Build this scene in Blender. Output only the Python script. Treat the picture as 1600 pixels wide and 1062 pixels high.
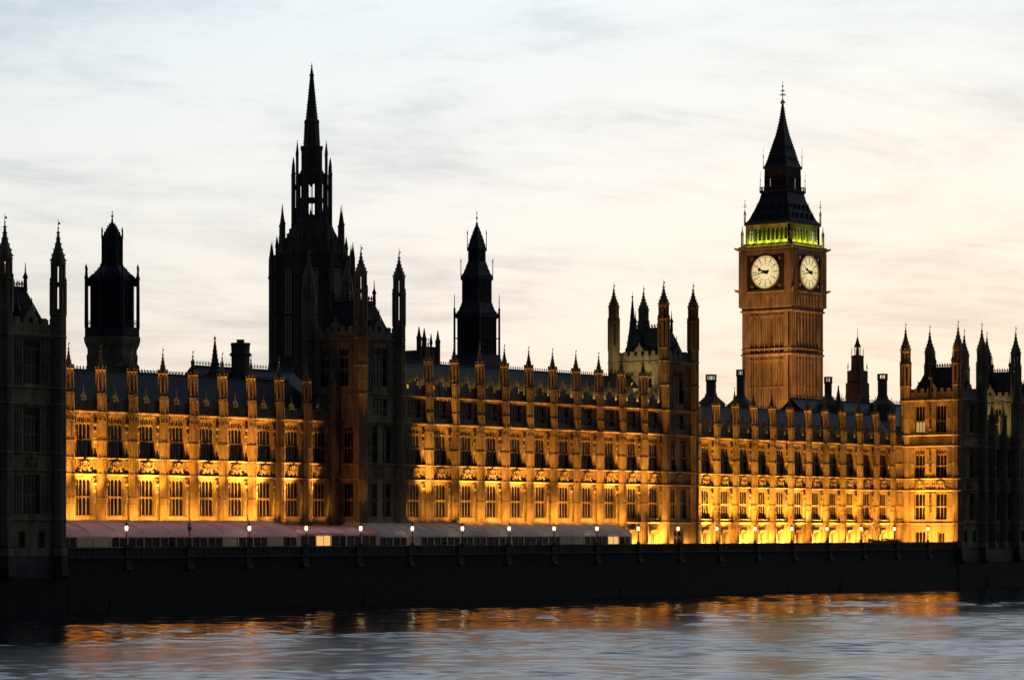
import bpy, math, random
import numpy as np
from math import sin, cos, pi, radians
random.seed(7)
scene = bpy.context.scene
col = scene.collection
for o in list(bpy.data.objects):
    bpy.data.objects.remove(o)

# ------------------------------------------------------------------ camera
cd = bpy.data.cameras.new('camera')
cam = bpy.data.objects.new('camera', cd)
col.objects.link(cam)
cam.location = (-360.0, -278.0, 10.2)
cam.rotation_euler = (radians(90), 0, radians(38.5 - 90))
cd.sensor_width = 36
cd.lens = 4600 / 1600 * 36
cd.shift_y = 297 / 1600
cd.clip_start = 1
cd.clip_end = 9000
scene.camera = cam

# ------------------------------------------------------------------ exposure
scene.view_settings.view_transform = 'Standard'
scene.view_settings.look = 'None'
scene.view_settings.exposure = 0
scene.view_settings.gamma = 1
scene.render.engine = 'CYCLES'
scene.cycles.use_denoising = True
scene.cycles.max_bounces = 5
scene.cycles.diffuse_bounces = 2
scene.cycles.glossy_bounces = 3
scene.cycles.sample_clamp_indirect = 4
scene.cycles.use_light_tree = True

# ------------------------------------------------------------------ world: dusk sky, sun just down in the west
SUN_AZ = radians(60)          # from +Y towards +X
world = bpy.data.worlds.new('World')
scene.world = world
world.use_nodes = True
nt = world.node_tree
nt.nodes.clear()
def N(t, **kw):
    n = nt.nodes.new(t)
    for k, v in kw.items():
        setattr(n, k, v)
    return n
def L(a, b):
    nt.links.new(a, b)
def math_node(op, a=None, b=None, c=None, clamp=False):
    n = N('ShaderNodeMath', operation=op, use_clamp=clamp)
    for i, v in enumerate((a, b, c)):
        if v is None: continue
        if isinstance(v, (int, float)): n.inputs[i].default_value = v
        else: L(v, n.inputs[i])
    return n.outputs[0]
tc = N('ShaderNodeTexCoord')
sep = N('ShaderNodeSeparateXYZ')
L(tc.outputs['Generated'], sep.inputs[0])
sky = N('ShaderNodeTexSky', sky_type='NISHITA')
sky.sun_disc = False
sky.sun_elevation = radians(1.0)
sky.sun_rotation = SUN_AZ
sky.air_density = 1.2
sky.dust_density = 2.0
# thin sheet of cloud, seen as a flat layer high above
zc = math_node('MAXIMUM', sep.outputs['Z'], 0.0)
den = math_node('ADD', zc, 0.10)
ux = math_node('DIVIDE', sep.outputs['X'], den)
uy = math_node('DIVIDE', sep.outputs['Y'], den)
uv = N('ShaderNodeCombineXYZ')
L(ux, uv.inputs[0]); L(uy, uv.inputs[1])
mr = N('ShaderNodeMapping')
mr.inputs['Rotation'].default_value = (0, 0, radians(-68))
L(uv.outputs[0], mr.inputs[0])
mp = N('ShaderNodeMapping')
mp.inputs['Scale'].default_value = (0.85, 0.75, 1)
L(mr.outputs[0], mp.inputs[0])
n1 = N('ShaderNodeTexNoise')
n1.inputs['Scale'].default_value = 1.1
n1.inputs['Detail'].default_value = 8
n1.inputs['Roughness'].default_value = 0.62
n1.inputs['Distortion'].default_value = 1.1
L(mp.outputs[0], n1.inputs['Vector'])
mp2 = N('ShaderNodeMapping')
mp2.inputs['Scale'].default_value = (2.6, 1.5, 1)
mp2.inputs['Location'].default_value = (3.1, 1.7, 0)
L(mr.outputs[0], mp2.inputs[0])
n2 = N('ShaderNodeTexNoise')
n2.inputs['Scale'].default_value = 1.3
n2.inputs['Detail'].default_value = 7
n2.inputs['Roughness'].default_value = 0.68
n2.inputs['Distortion'].default_value = 0.3
L(mp2.outputs[0], n2.inputs['Vector'])
cl = math_node('ADD', math_node('MULTIPLY', n1.outputs['Fac'], 0.6), math_node('MULTIPLY', n2.outputs['Fac'], 0.4))
cmask = N('ShaderNodeMapRange', interpolation_type='SMOOTHSTEP')
cmask.inputs['From Min'].default_value = 0.44
cmask.inputs['From Max'].default_value = 0.68
L(cl, cmask.inputs['Value'])
# glow of the set sun spreads from the west
gx, gy, gz = sin(SUN_AZ) * cos(radians(4)), cos(SUN_AZ) * cos(radians(4)), sin(radians(4))
dot = N('ShaderNodeVectorMath', operation='DOT_PRODUCT')
L(tc.outputs['Generated'], dot.inputs[0])
dot.inputs[1].default_value = (gx, gy, gz)
glow = math_node('POWER', math_node('MULTIPLY_ADD', dot.outputs['Value'], 0.5, 0.5, clamp=True), 3.8)
ramp = N('ShaderNodeValToRGB')
L(zc, ramp.inputs[0])
e = ramp.color_ramp.elements
e[0].position = 0.0;  e[0].color = (0.95, 0.70, 0.50, 1)
e[1].position = 0.5; e[1].color = (0.46, 0.58, 0.74, 1)
for p, c in ((0.04, (0.96, 0.85, 0.70, 1)), (0.075, (0.94, 0.91, 0.81, 1)), (0.12, (0.91, 0.94, 0.91, 1)), (0.17, (0.84, 0.93, 0.95, 1)), (0.27, (1.12, 1.24, 1.34, 1))):
    k = e.new(p); k.color = c
dark = N('ShaderNodeMix', data_type='RGBA')
L(cmask.outputs[0], dark.inputs['Factor'])
L(ramp.outputs[0], dark.inputs['A'])
shade = N('ShaderNodeMix', data_type='RGBA', blend_type='MULTIPLY')
shade.inputs['Factor'].default_value = 1
L(ramp.outputs[0], shade.inputs['A'])
shade.inputs['B'].default_value = (0.67, 0.71, 0.76, 1)
L(shade.outputs['Result'], dark.inputs['B'])
lobe = math_node('MULTIPLY', math_node('POWER', math_node('MAXIMUM', dot.outputs['Value'], 0.0), 160.0), 0.42)
warm = N('ShaderNodeMix', data_type='RGBA', blend_type='MULTIPLY')
L(lobe, warm.inputs['Factor']); L(dark.outputs['Result'], warm.inputs['A'])
warm.inputs['B'].default_value = (1.08, 0.95, 0.76, 1)
gl = N('ShaderNodeVectorMath', operation='SCALE')
L(warm.outputs['Result'], gl.inputs[0]); L(glow, gl.inputs['Scale'])
ns = N('ShaderNodeVectorMath', operation='SCALE')
L(sky.outputs[0], ns.inputs[0]); ns.inputs['Scale'].default_value = 0.012
add = N('ShaderNodeVectorMath', operation='ADD')
L(gl.outputs[0], add.inputs[0]); L(ns.outputs[0], add.inputs[1])
bg = N('ShaderNodeBackground')
add2 = N('ShaderNodeVectorMath', operation='ADD')
L(add.outputs[0], add2.inputs[0]); add2.inputs[1].default_value = (0.007, 0.013, 0.028)
L(add2.outputs[0], bg.inputs['Color'])
bg.inputs['Strength'].default_value = 1.0
out = N('ShaderNodeOutputWorld')
L(bg.outputs[0], out.inputs['Surface'])

# ------------------------------------------------------------------ materials
def new_mat(name):
    m = bpy.data.materials.new(name)
    m.use_nodes = True
    t = m.node_tree
    return m, t, t.nodes['Principled BSDF']
def simple(name, c, rough=0.6, metal=0.0, emit=None, es=0.0, spec=0.5):
    m, t, b = new_mat(name)
    b.inputs['Base Color'].default_value = (*c, 1)
    b.inputs['Roughness'].default_value = rough
    b.inputs['Metallic'].default_value = metal
    b.inputs['Specular IOR Level'].default_value = spec
    if emit:
        b.inputs['Emission Color'].default_value = (*emit, 1)
        b.inputs['Emission Strength'].default_value = es
        m.cycles.emission_sampling = 'NONE'
    return m
def weathered(name, c1, c2, scale=0.35, stretch=0.25, rough=0.85, bump=0.25, fine=5.0):
    m, t, b = new_mat(name)
    nd = t.nodes
    geo = nd.new('ShaderNodeNewGeometry')
    mpn = nd.new('ShaderNodeMapping')
    mpn.inputs['Scale'].default_value = (1, 1, stretch)
    t.links.new(geo.outputs['Position'], mpn.inputs[0])
    no = nd.new('ShaderNodeTexNoise')
    no.inputs['Scale'].default_value = scale
    no.inputs['Detail'].default_value = 8
    no.inputs['Roughness'].default_value = 0.7
    t.links.new(mpn.outputs[0], no.inputs['Vector'])
    rp = nd.new('ShaderNodeValToRGB')
    rp.color_ramp.elements[0].position = 0.34; rp.color_ramp.elements[0].color = (*c1, 1)
    rp.color_ramp.elements[1].position = 0.64; rp.color_ramp.elements[1].color = (*c2, 1)
    t.links.new(no.outputs['Fac'], rp.inputs[0])
    t.links.new(rp.outputs[0], b.inputs['Base Color'])
    n2_ = nd.new('ShaderNodeTexNoise')
    n2_.inputs['Scale'].default_value = fine
    n2_.inputs['Detail'].default_value = 4
    t.links.new(geo.outputs['Position'], n2_.inputs['Vector'])
    bp = nd.new('ShaderNodeBump')
    bp.inputs['Strength'].default_value = bump
    bp.inputs['Distance'].default_value = 0.15
    t.links.new(n2_.outputs['Fac'], bp.inputs['Height'])
    t.links.new(bp.outputs[0], b.inputs['Normal'])
    b.inputs['Roughness'].default_value = rough
    b.inputs['Specular IOR Level'].default_value = 0.2
    return m
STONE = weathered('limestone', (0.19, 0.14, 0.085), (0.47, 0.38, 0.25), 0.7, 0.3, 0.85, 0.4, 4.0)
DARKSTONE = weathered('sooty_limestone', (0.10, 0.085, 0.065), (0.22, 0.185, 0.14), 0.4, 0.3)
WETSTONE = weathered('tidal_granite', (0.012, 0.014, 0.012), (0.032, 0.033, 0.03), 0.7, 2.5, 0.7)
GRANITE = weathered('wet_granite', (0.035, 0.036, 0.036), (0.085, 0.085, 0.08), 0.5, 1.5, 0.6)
SLATE = weathered('iron_roof', (0.013, 0.016, 0.024), (0.028, 0.033, 0.048), 0.6, 0.5, 0.5, 0.15)
CASTIRON = weathered('cast_iron_roof', (0.03, 0.03, 0.04), (0.06, 0.055, 0.07), 0.6, 0.5, 0.55, 0.15)
PAVING = weathered('terrace_paving', (0.16, 0.15, 0.13), (0.26, 0.24, 0.2), 0.3, 1)
EARTH = weathered('earth', (0.05, 0.05, 0.045), (0.09, 0.09, 0.08), 0.05, 1)
GLASS = simple('window_glass', (0.008, 0.009, 0.012), 0.12, 0, None, 0, 0.4)
IRON = simple('black_iron', (0.012, 0.012, 0.014), 0.5)
GILT = simple('gilding', (0.75, 0.48, 0.12), 0.35, 0.8)
GLOBE = simple('lamp_glass_lit', (0.9, 0.85, 0.7), 0.3, 0, (1.0, 0.72, 0.34), 3.2)
GLOBE_OFF = simple('lamp_glass_dark', (0.10, 0.10, 0.10), 0.2)
OPAL = simple('opal_glass_lit', (0.10, 0.095, 0.07), 0.4, 0, (1.0, 0.83, 0.40), 0.86)
DIALIRON = simple('dial_iron_glow_tint', (0.50, 0.24, 0.05), 0.5, 0.0)  # dial tracery iron; orange glow of the lit dial put into its colour
HANDIRON = simple('hand_black', (0.01, 0.01, 0.012), 0.5)
WHITEPAINT = simple('white_paint', (0.72, 0.70, 0.68), 0.5)
HEDGE = weathered('hedge_leaf', (0.025, 0.04, 0.015), (0.06, 0.09, 0.03), 2.0, 1)
WARMLIT = simple('lit_interior', (0.6, 0.45, 0.25), 0.6, 0, (1.0, 0.55, 0.14), 0.9)
LITPANE = simple('lit_window_glass', (0.4, 0.3, 0.15), 0.4, 0, (1.0, 0.66, 0.24), 0.42)
DIMPANE = simple('dim_window_glass', (0.01, 0.012, 0.012), 0.2, 0, (0.55, 0.70, 0.60), 0.012)
PALELIT = simple('dim_lit_interior', (0.4, 0.35, 0.25), 0.6, 0, (0.8, 0.7, 0.40), 0.03)
BUOYYELLOW = simple('faded_yellow_paint', (0.22, 0.15, 0.03), 0.6)
TIMBER = weathered('wet_timber', (0.02, 0.018, 0.015), (0.05, 0.045, 0.035), 1.0, 0.3)
def fabric(name, c):
    m, t, b = new_mat(name)
    nd = t.nodes
    b.inputs['Base Color'].default_value = (*c, 1)
    b.inputs['Roughness'].default_value = 0.6
    tr = nd.new('ShaderNodeBsdfTranslucent')
    tr.inputs['Color'].default_value = (*c, 1)
    mx = nd.new('ShaderNodeMixShader')
    mx.inputs[0].default_value = 0.4
    t.links.new(b.outputs[0], mx.inputs[1]); t.links.new(tr.outputs[0], mx.inputs[2])
    t.links.new(mx.outputs[0], nd['Material Output'].inputs['Surface'])
    return m
PINK = fabric('pink_canvas', (0.82, 0.56, 0.62))
GREYCANVAS = fabric('white_canvas', (0.72, 0.73, 0.76))
def water_mat():
    m, t, b = new_mat('river_water')
    nd = t.nodes
    b.inputs['Base Color'].default_value = (0.012, 0.018, 0.024, 1)
    b.inputs['IOR'].default_value = 1.333
    ra = nd.new('ShaderNodeAttribute'); ra.attribute_name = 'ruffle'
    rm_ = nd.new('ShaderNodeMapRange')
    rm_.inputs["To Min"].default_value = 0.09; rm_.inputs['To Max'].default_value = 0.22
    t.links.new(ra.outputs['Fac'], rm_.inputs['Value'])
    t.links.new(rm_.outputs[0], b.inputs['Roughness'])
    geo = nd.new('ShaderNodeNewGeometry')
    def layer(rot, sc, scale, detail, rough):
        mpn = nd.new('ShaderNodeMapping')
        mpn.inputs['Rotation'].default_value = (0, 0, radians(rot))
        mpn.inputs['Scale'].default_value = sc
        t.links.new(geo.outputs['Position'], mpn.inputs[0])
        no = nd.new('ShaderNodeTexNoise')
        no.inputs['Scale'].default_value = scale
        no.inputs['Detail'].default_value = detail
        no.inputs['Roughness'].default_value = rough
        t.links.new(mpn.outputs[0], no.inputs['Vector'])
        return no.outputs['Fac']
    a = layer(51.5, (0.35, 1.0, 1), 0.75, 4, 0.6)
    c = layer(40, (0.25, 1.0, 1), 0.13, 3, 0.5)
    ad = nd.new('ShaderNodeMath'); ad.operation = 'MULTIPLY_ADD'
    t.links.new(c, ad.inputs[0]); ad.inputs[1].default_value = 3.0
    t.links.new(a, ad.inputs[2])
    bp = nd.new('ShaderNodeBump')
    bp.inputs['Strength'].default_value = 1.0
    bp.inputs['Distance'].default_value = 0.016
    t.links.new(ad.outputs[0], bp.inputs['Height'])
    t.links.new(bp.outputs[0], b.inputs['Normal'])
    return m
WATER = water_mat()

# ------------------------------------------------------------------ mesh helpers
class MB:
    def __init__(s):
        s.v = []; s.f = []; s.r = 0.0; s.t = (0, 0, 0)
    def at(s, x=0, y=0, z=0, r=0):
        s.t = (x, y, z); s.r = r
        return s
    def add(s, vs, fs):
        n = len(s.v); c, d = cos(s.r), sin(s.r)
        for x, y, z in vs:
            s.v.append((x * c - y * d + s.t[0], x * d + y * c + s.t[1], z + s.t[2]))
        s.f += [tuple(i + n for i in f) for f in fs]
        return s
    def box(s, x0, x1, y0, y1, z0, z1):
        return s.add([(x0, y0, z0), (x1, y0, z0), (x1, y1, z0), (x0, y1, z0), (x0, y0, z1), (x1, y0, z1), (x1, y1, z1), (x0, y1, z1)],
                     [(0, 3, 2, 1), (4, 5, 6, 7), (0, 1, 5, 4), (1, 2, 6, 5), (2, 3, 7, 6), (3, 0, 4, 7)])
    def lathe(s, prof, n=8, cx=0, cy=0, rot=None, sq=False):
        if rot is None: rot = pi / n
        k = 1 / cos(pi / n) if sq else 1
        vs = []
        for r, z in prof:
            for i in range(n):
                a = rot + 2 * pi * i / n
                vs.append((cx + r * k * cos(a), cy + r * k * sin(a), z))
        fs = []
        for j in range(len(prof) - 1):
            for i in range(n):
                a, b = j * n + i, j * n + (i + 1) % n
                fs.append((a, b, b + n, a + n))
        fs.append(tuple(range(n - 1, -1, -1)))
        m = (len(prof) - 1) * n
        fs.append(tuple(range(m, m + n)))
        return s.add(vs, fs)
    def poly(s, pts, y0, y1):          # outline in x,z thickened along y
        n = len(pts)
        vs = [(x, y0, z) for x, z in pts] + [(x, y1, z) for x, z in pts]
        fs = [tuple(range(n)), tuple(range(2 * n - 1, n - 1, -1))]
        for i in range(n):
            j = (i + 1) % n
            fs.append((i, i + n, j + n, j))
        return s.add(vs, fs)
    def profx(s, pts, x0, x1):         # outline in y,z drawn along x
        n = len(pts)
        vs = [(x0, y, z) for y, z in pts] + [(x1, y, z) for y, z in pts]
        fs = [tuple(range(n - 1, -1, -1)), tuple(range(n, 2 * n))]
        for i in range(n):
            j = (i + 1) % n
            fs.append((i, j, j + n, i + n))
        return s.add(vs, fs)
    def ball(s, cx, cy, cz, rx, ry=None, rz=None, n=6, m=4):
        ry = ry or rx; rz = rz or rx
        vs = [(cx, cy, cz - rz)]
        for j in range(1, m):
            a = -pi / 2 + pi * j / m
            for i in range(n):
                b = 2 * pi * i / n
                vs.append((cx + rx * cos(a) * cos(b), cy + ry * cos(a) * sin(b), cz + rz * sin(a)))
        vs.append((cx, cy, cz + rz))
        fs = []
        for i in range(n):
            fs.append((0, 1 + (i + 1) % n, 1 + i))
        for j in range(m - 2):
            for i in range(n):
                a, b = 1 + j * n + i, 1 + j * n + (i + 1) % n
                fs.append((a, b, b + n, a + n))
        q = len(vs) - 1; k = 1 + (m - 2) * n
        for i in range(n):
            fs.append((k + i, k + (i + 1) % n, q))
        return s.add(vs, fs)
    def mesh(s, name, mat, smooth=False):
        me = bpy.data.meshes.new(name)
        me.from_pydata(s.v, [], s.f)
        if mat: me.materials.append(mat)
        if smooth:
            me.polygons.foreach_set('use_smooth', [True] * len(me.polygons))
        me.update()
        return me
def thing(name, label, cat, loc=(0, 0, 0), rz=0, group=None, kind=None):
    o = bpy.data.objects.new(name, None)
    col.objects.link(o)
    o.location = loc; o.rotation_euler = (0, 0, rz)
    o['label'] = label; o['category'] = cat
    if group: o['group'] = group
    return o
def part(name, me, parent, loc=(0, 0, 0), rz=0, label=None):
    o = bpy.data.objects.new(name, me)
    col.objects.link(o)
    o.parent = parent
    o.location = loc; o.rotation_euler = (0, 0, rz)
    if label: o['label'] = label
    return o
def structure(name, me, loc=(0, 0, 0)):
    o = bpy.data.objects.new(name, me)
    col.objects.link(o); o.location = loc
    o['kind'] = 'structure'
    return o
def spot(loc, aim, power, color, size=54, blend=1.0, radius=0.25):
    ld = bpy.data.lights.new('floodlight', 'SPOT')
    ld.energy = power; ld.color = color
    ld.spot_size = radians(size); ld.spot_blend = blend
    ld.shadow_soft_size = radius
    o = bpy.data.objects.new('floodlight', ld)
    col.objects.link(o)
    o.location = loc
    dx, dy, dz = (aim[i] - loc[i] for i in range(3))
    from mathutils import Vector
    o.rotation_euler = Vector((dx, dy, dz)).to_track_quat('-Z', 'Y').to_euler()
    return o
def point(loc, power, color, radius=0.2):
    ld = bpy.data.lights.new('lamp_light', 'POINT')
    ld.energy = power; ld.color = color; ld.shadow_soft_size = radius
    o = bpy.data.objects.new('lamp_light', ld)
    col.objects.link(o); o.location = loc
    return o
T = 7.1                      # terrace level above the water
SODIUM = (1.0, 0.405, 0.048)
PALE = (1.0, 0.80, 0.33)

# ------------------------------------------------------------------ setting: river, land, terrace
def river_mesh():
    """gently rippled water; finer steps where the river is seen at a glancing angle"""
    rs = np.random.RandomState(5)
    th = np.radians(np.arange(10, 80, 0.15)); rr = np.concatenate([np.arange(90, 620, 0.34)])
    R, A = np.meshgrid(rr, th, indexing='ij')
    x = -360 + R * np.cos(A); y = -278 + R * np.sin(A)
    h = np.zeros_like(x)
    def field(n, l0, l1, spread, slope, base=38.5):
        f = np.zeros_like(x)
        for i in range(n):
            lam = l0 * (l1 / l0) ** rs.rand(); d = math.radians(base) + rs.normal() * spread
            k = 2 * pi / lam
            f += slope / k * np.sin(k * (x * cos(d) + y * sin(d)) + rs.rand() * 2 * pi)
        return f
    calm = field(9, 25, 120, .5, .03, 60)
    calm = 0.55 + 0.75 / (1 + np.exp(-3.0 * calm / calm.std()))
    # the strip under the wall lies calm, the open stream is ruffled
    wob = field(8, 30, 140, .6, .03, 75)
    t = np.clip((-11 - y + 16 * wob / wob.std() - CALM0) / (CALM1 - CALM0), 0, 1)
    t = t * t * (3 - 2 * t)
    h = (field(18, 1.25, 3.2, .42, .38) * calm + field(8, 6, 20, .5, .08)) * (RIPC + (RIP - RIPC) * t)
    n0, n1 = x.shape
    v = np.stack([x, y, h], -1).reshape(-1, 3)
    i = np.arange((n0 - 1) * (n1 - 1)); q = i // (n1 - 1) * n1 + i % (n1 - 1)
    f = np.stack([q, q + n1, q + n1 + 1, q + 1], -1)
    c = np.array([(-2500, -1500, -.2), (2500, -1500, -.2), (2500, -10.7, -.2), (-2500, -10.7, -.2)])
    nv = len(v); v = np.concatenate([v, c]); f = np.concatenate([f, [[nv, nv + 1, nv + 2, nv + 3]]])
    me = bpy.data.meshes.new('river')
    me.vertices.add(len(v)); me.vertices.foreach_set('co', v.astype(np.float32).ravel())
    me.loops.add(f.size); me.loops.foreach_set('vertex_index', f.astype(np.int32).ravel())
    me.polygons.add(len(f)); me.polygons.foreach_set('loop_start', np.arange(0, f.size, 4, dtype=np.int32))
    me.polygons.foreach_set('use_smooth', np.ones(len(f), dtype=bool))
    me.update(calc_edges=True); me.validate()
    at = me.attributes.new('ruffle', 'FLOAT', 'POINT')
    at.data.foreach_set('value', np.concatenate([t.ravel(), np.ones(4)]).astype(np.float32))
    me.materials.append(WATER)
    return me
RIP = 0.086
RIPC = 0.08
CALM0, CALM1 = 26, 125
structure('river', river_mesh())
structure('ground', MB().add([(-4000, 30, 7.0), (4000, 30, 7.0), (4000, 6000, 7.0), (-4000, 6000, 7.0)], [(0, 1, 2, 3)]).mesh('ground', EARTH))
structure('terrace', MB().box(-112.5, 104.0, -10.4, 2, 4, T).box(-2000, -112.5, -10.4, 30, 4, T - 0.02).box(104.0, 2000, -10.4, 30, 4, T - 0.02).box(-112.5, 104, 2, 30, 4, T - 0.02).mesh('terrace', PAVING))
w = thing('river_wall', 'long dark granite wall rising from the river with panelled parapet', 'river wall', (0, -11, 0))
wm = MB()
for xa, xb in ((-900, -123.4), (-112.2, 104.2), (136.5, 900)):
    wm.profx([(-0.9, -3), (-0.35, 5.2), (-0.35, 6.6), (0.6, 6.6), (0.6, -3)], xa, xb)
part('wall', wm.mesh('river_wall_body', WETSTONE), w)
wm = MB()
for xa, xb in ((-900, -123.4), (-112.2, 104.2), (136.5, 900)):
    wm.profx([(-0.55, 6.62), (-0.62, 6.8), (-0.30, 6.95), (0.3, 6.95), (0.3, 6.62)], xa, xb)
    wm.box(xa, xb, -0.18, 0.2, 6.95, 7.92)
    wm.profx([(-0.34, 7.92), (-0.34, 8.02), (-0.2, 8.12), (0.24, 8.12), (0.24, 7.92)], xa, xb)
    n = int((xb - xa) / 2.75)
    if xa == -112.2:
        for k in range(19):
            x = -101.8 + k * 10.88
            wm.profx([(-.75, 5.3), (-.62, 5.6), (-.46, 5.75), (-.46, 7.8), (-.55, 7.95), (-.55, 8.1), (.3, 8.118), (.3, 5.3)], x - .55, x + .55)
    if xb - xa < 300:
        for i in range(n * 3 + 1):
            x = xa + i * (xb - xa) / (n * 3)
            wm.box(x - 0.09, x + 0.09, -0.24, -0.18, 7.05, 7.9)
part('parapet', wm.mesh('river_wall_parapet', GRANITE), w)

# ------------------------------------------------------------------ gothic pieces (shared meshes)
_cache = {}
def memo(fn):
    def g(*a):
        k = (fn.__name__,) + a
        if k not in _cache: _cache[k] = fn(*a)
        return _cache[k]
    return g
@memo
def window_meshes(w, h, lights, tr, arch):
    """frame in the opening (x centred, z from sill); glass behind it"""
    m = MB()
    y0, y1 = 0.28, 0.40
    m.box(-w / 2, -w / 2 + 0.08, y0, y1, 0, h); m.box(w / 2 - 0.08, w / 2, y0, y1, 0, h)
    m.box(-w / 2 + 0.10, w / 2 - 0.10, y0, y1, h - 0.10, h)
    lw = (w - 0.20) / lights
    for i in range(1, lights):
        x = -w / 2 + 0.10 + i * lw
        m.box(x - 0.042, x + 0.042, y0 + 0.04, y1, 0, h - 0.10)
    zs = [t * h for t in tr]
    for zt in zs:
        m.box(-w / 2 + 0.10, w / 2 - 0.10, y0 - 0.0, y1 - 0.02, zt - 0.06, zt + 0.06)
    # pointed heads: under each transom, under the tracery line and at the top
    heads = [z - 0.07 for z in zs] + [h - 0.10]
    if h > 5:
        zq = h - 0.10 - lw * 1.35
        heads.append(zq)
        for i in range(lights):
            x0 = -w / 2 + 0.10 + i * lw
            m.poly([(x0 + .02, zq), (x0 + lw - .02, zq), (x0 + lw / 2, zq + 0.22)], y0 + .01, y1 - .03)
            m.box(x0 + lw / 2 - .045, x0 + lw / 2 + .045, y0 + .015, y1 - .04, zq + .1, h - .12)
    for zh in heads:
        for i in range(lights):
            x0 = -w / 2 + 0.10 + i * lw
            a = lw * 0.6
            for sgn, xb in ((1, x0), (-1, x0 + lw)):
                m.poly([(xb, zh), (xb + sgn * lw / 2, zh), (xb + sgn * lw * 0.42, zh - 0.06), (xb + sgn * lw * 0.16, zh - a * 0.55), (xb, zh - a)], y0 + .05, y1 - .02)
    g = MB().box(-w / 2, w / 2, 0.41, 0.46, 0, h)
    return m.mesh('window_frame', STONE), g.mesh('window_pane', GLASS)
def add_window(parent, x, y, z, w, h, lights, tr=(0.45,), arch=False, rz=0, pane=None, name='window'):
    fm, gm = window_meshes(w, h, lights, tr, arch)
    o = part(name, fm, parent, (x, y, z), rz)
    p = part('pane', gm, o)
    if pane:
        p.data = gm.copy(); p.data.materials.clear(); p.data.materials.append(pane)
    return o
@memo
def buttress_mesh(levels, top, r):
    prof = [(r + 0.22, 0), (r + 0.22, 0.7), (r, 0.95)]
    for z in levels:
        k = 0.4 if z in (7.45, 14.8, 20.2) else 1
        prof += [(r, z - 0.14 * k), (r + 0.13 * k, z - 0.05 * k), (r + 0.13 * k, z + 0.05 * k), (r, z + 0.16 * k)]
    prof += [(r, top - 0.28), (r + 0.10, top - 0.18), (r + 0.10, top - 0.02), (r - 0.1, top)]
    m = MB().lathe(prof, 8)
    marks = [1.0] + list(levels) + [top - 0.15]
    for a, b in zip(marks[:-1], marks[1:]):
        if b - a < 0.7: continue
        for i in range(8):
            an = pi / 8 + i * pi / 4
            if sin(an) > 0.6: continue
            m.at(r * cos(an), r * sin(an), 0, an).box(-0.06, 0.10, -0.085, 0.085, a + 0.12, b - 0.12)
            am = i * pi / 4          # blind arch head in the middle of each face
            if sin(am) > 0.6: continue
            rr = r * cos(pi / 8)
            if b - a > 1.5:
                m.at(0, 0, 0, am - pi / 2)
                fw = r * sin(pi / 8)
                m.box(-.045, .045, rr - .02, rr + .075, a + .15, b - .15)
                for zt in (b - 0.16,) + ((b - 1.0,) if b - a > 3 else ()):
                    for x0_, x1_ in ((-fw + .08, -.03), (.03, fw - .08)):
                        xm_ = (x0_ + x1_) / 2
                        m.poly([(x0_, zt), (x0_, zt - .42), (xm_ - .05, zt - .22), (xm_ + .05, zt - .22), (x1_, zt - .42), (x1_, zt)], rr - .02, rr + .10)
        m.at()
    return m.mesh('buttress', STONE)
def crockets(m, prof, n, rot, size, steps):
    zs = [p[1] for p in prof]
    z0, z1 = zs[0], zs[-1]
    for k in range(steps):
        z = z0 + (z1 - z0) * (k + 0.6) / (steps + 0.3)
        for (ra, za), (rb, zb) in zip(prof[:-1], prof[1:]):
            if za <= z <= zb:
                r = ra + (rb - ra) * (z - za) / max(zb - za, 1e-6)
        for i in range(n):
            a = rot + 2 * pi * i / n
            s = size * (0.55 + 0.45 * (1 - k / steps))
            m.ball((r + s * 0.5) * cos(a), (r + s * 0.5) * sin(a), z, s, s, s * 0.8, 4, 2)
@memo
def pinnacle_meshes():
    """openwork turret that caps a buttress; spirelet on it"""
    m = MB()
    r = 0.80
    m.lathe([(r - .05, 0), (r - .05, .12), (r - .1, .2)], 8)
    m.lathe([(0.46, .2), (0.46, 2.75)], 8)
    for i in range(8):
        a = pi / 8 + i * pi / 4
        m.at(0.70 * cos(a), 0.70 * sin(a), 0, a).box(-.12, .10, -.10, .10, .2, 2.7)
        m.at(0, 0, 0, i * pi / 4 - pi / 2)
        m.poly([(-.27, 2.45), (0, 2.72), (.27, 2.45), (.27, 2.85), (-.27, 2.85)], .56, .70)
        m.poly([(-.27, .2), (.27, .2), (.27, .62), (0, .5), (-.27, .62)], .56, .68)
    m.at()
    m.lathe([(r - .08, 2.8), (r + .05, 2.95), (r + .05, 3.08), (r - .2, 3.12)], 8)
    for i in range(8):
        a = pi / 8 + i * pi / 4
        m.at((r - .05) * cos(a), (r - .05) * sin(a), 0, a)
        m.lathe([(.09, 3.05), (.09, 3.3), (.14, 3.36), (.0, 3.62)], 4)
    m.at()
    s = MB()
    prof = [(.66, 3.1), (.60, 3.35), (.42, 3.75), (.26, 4.4), (.13, 5.1), (.06, 5.45)]
    s.lathe(prof, 8)
    crockets(s, prof, 8, pi / 8, 0.11, 4)
    s.ball(0, 0, 5.5, .17, .17, .14); s.lathe([(.045, 5.5), (.03, 6.3)], 4)
    s.ball(0, 0, 5.95, .09); s.box(0, .26, -.012, .012, 6.08, 6.25)
    return m.mesh('pinnacle', STONE), s.mesh('spirelet', STONE)
def add_pinnacle(parent, loc):
    a, b = pinnacle_meshes()
    o = part('pinnacle', a, parent, loc, 0); o.scale = (.9, .9, 1)
    part('spirelet', b, o)
    return o
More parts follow.
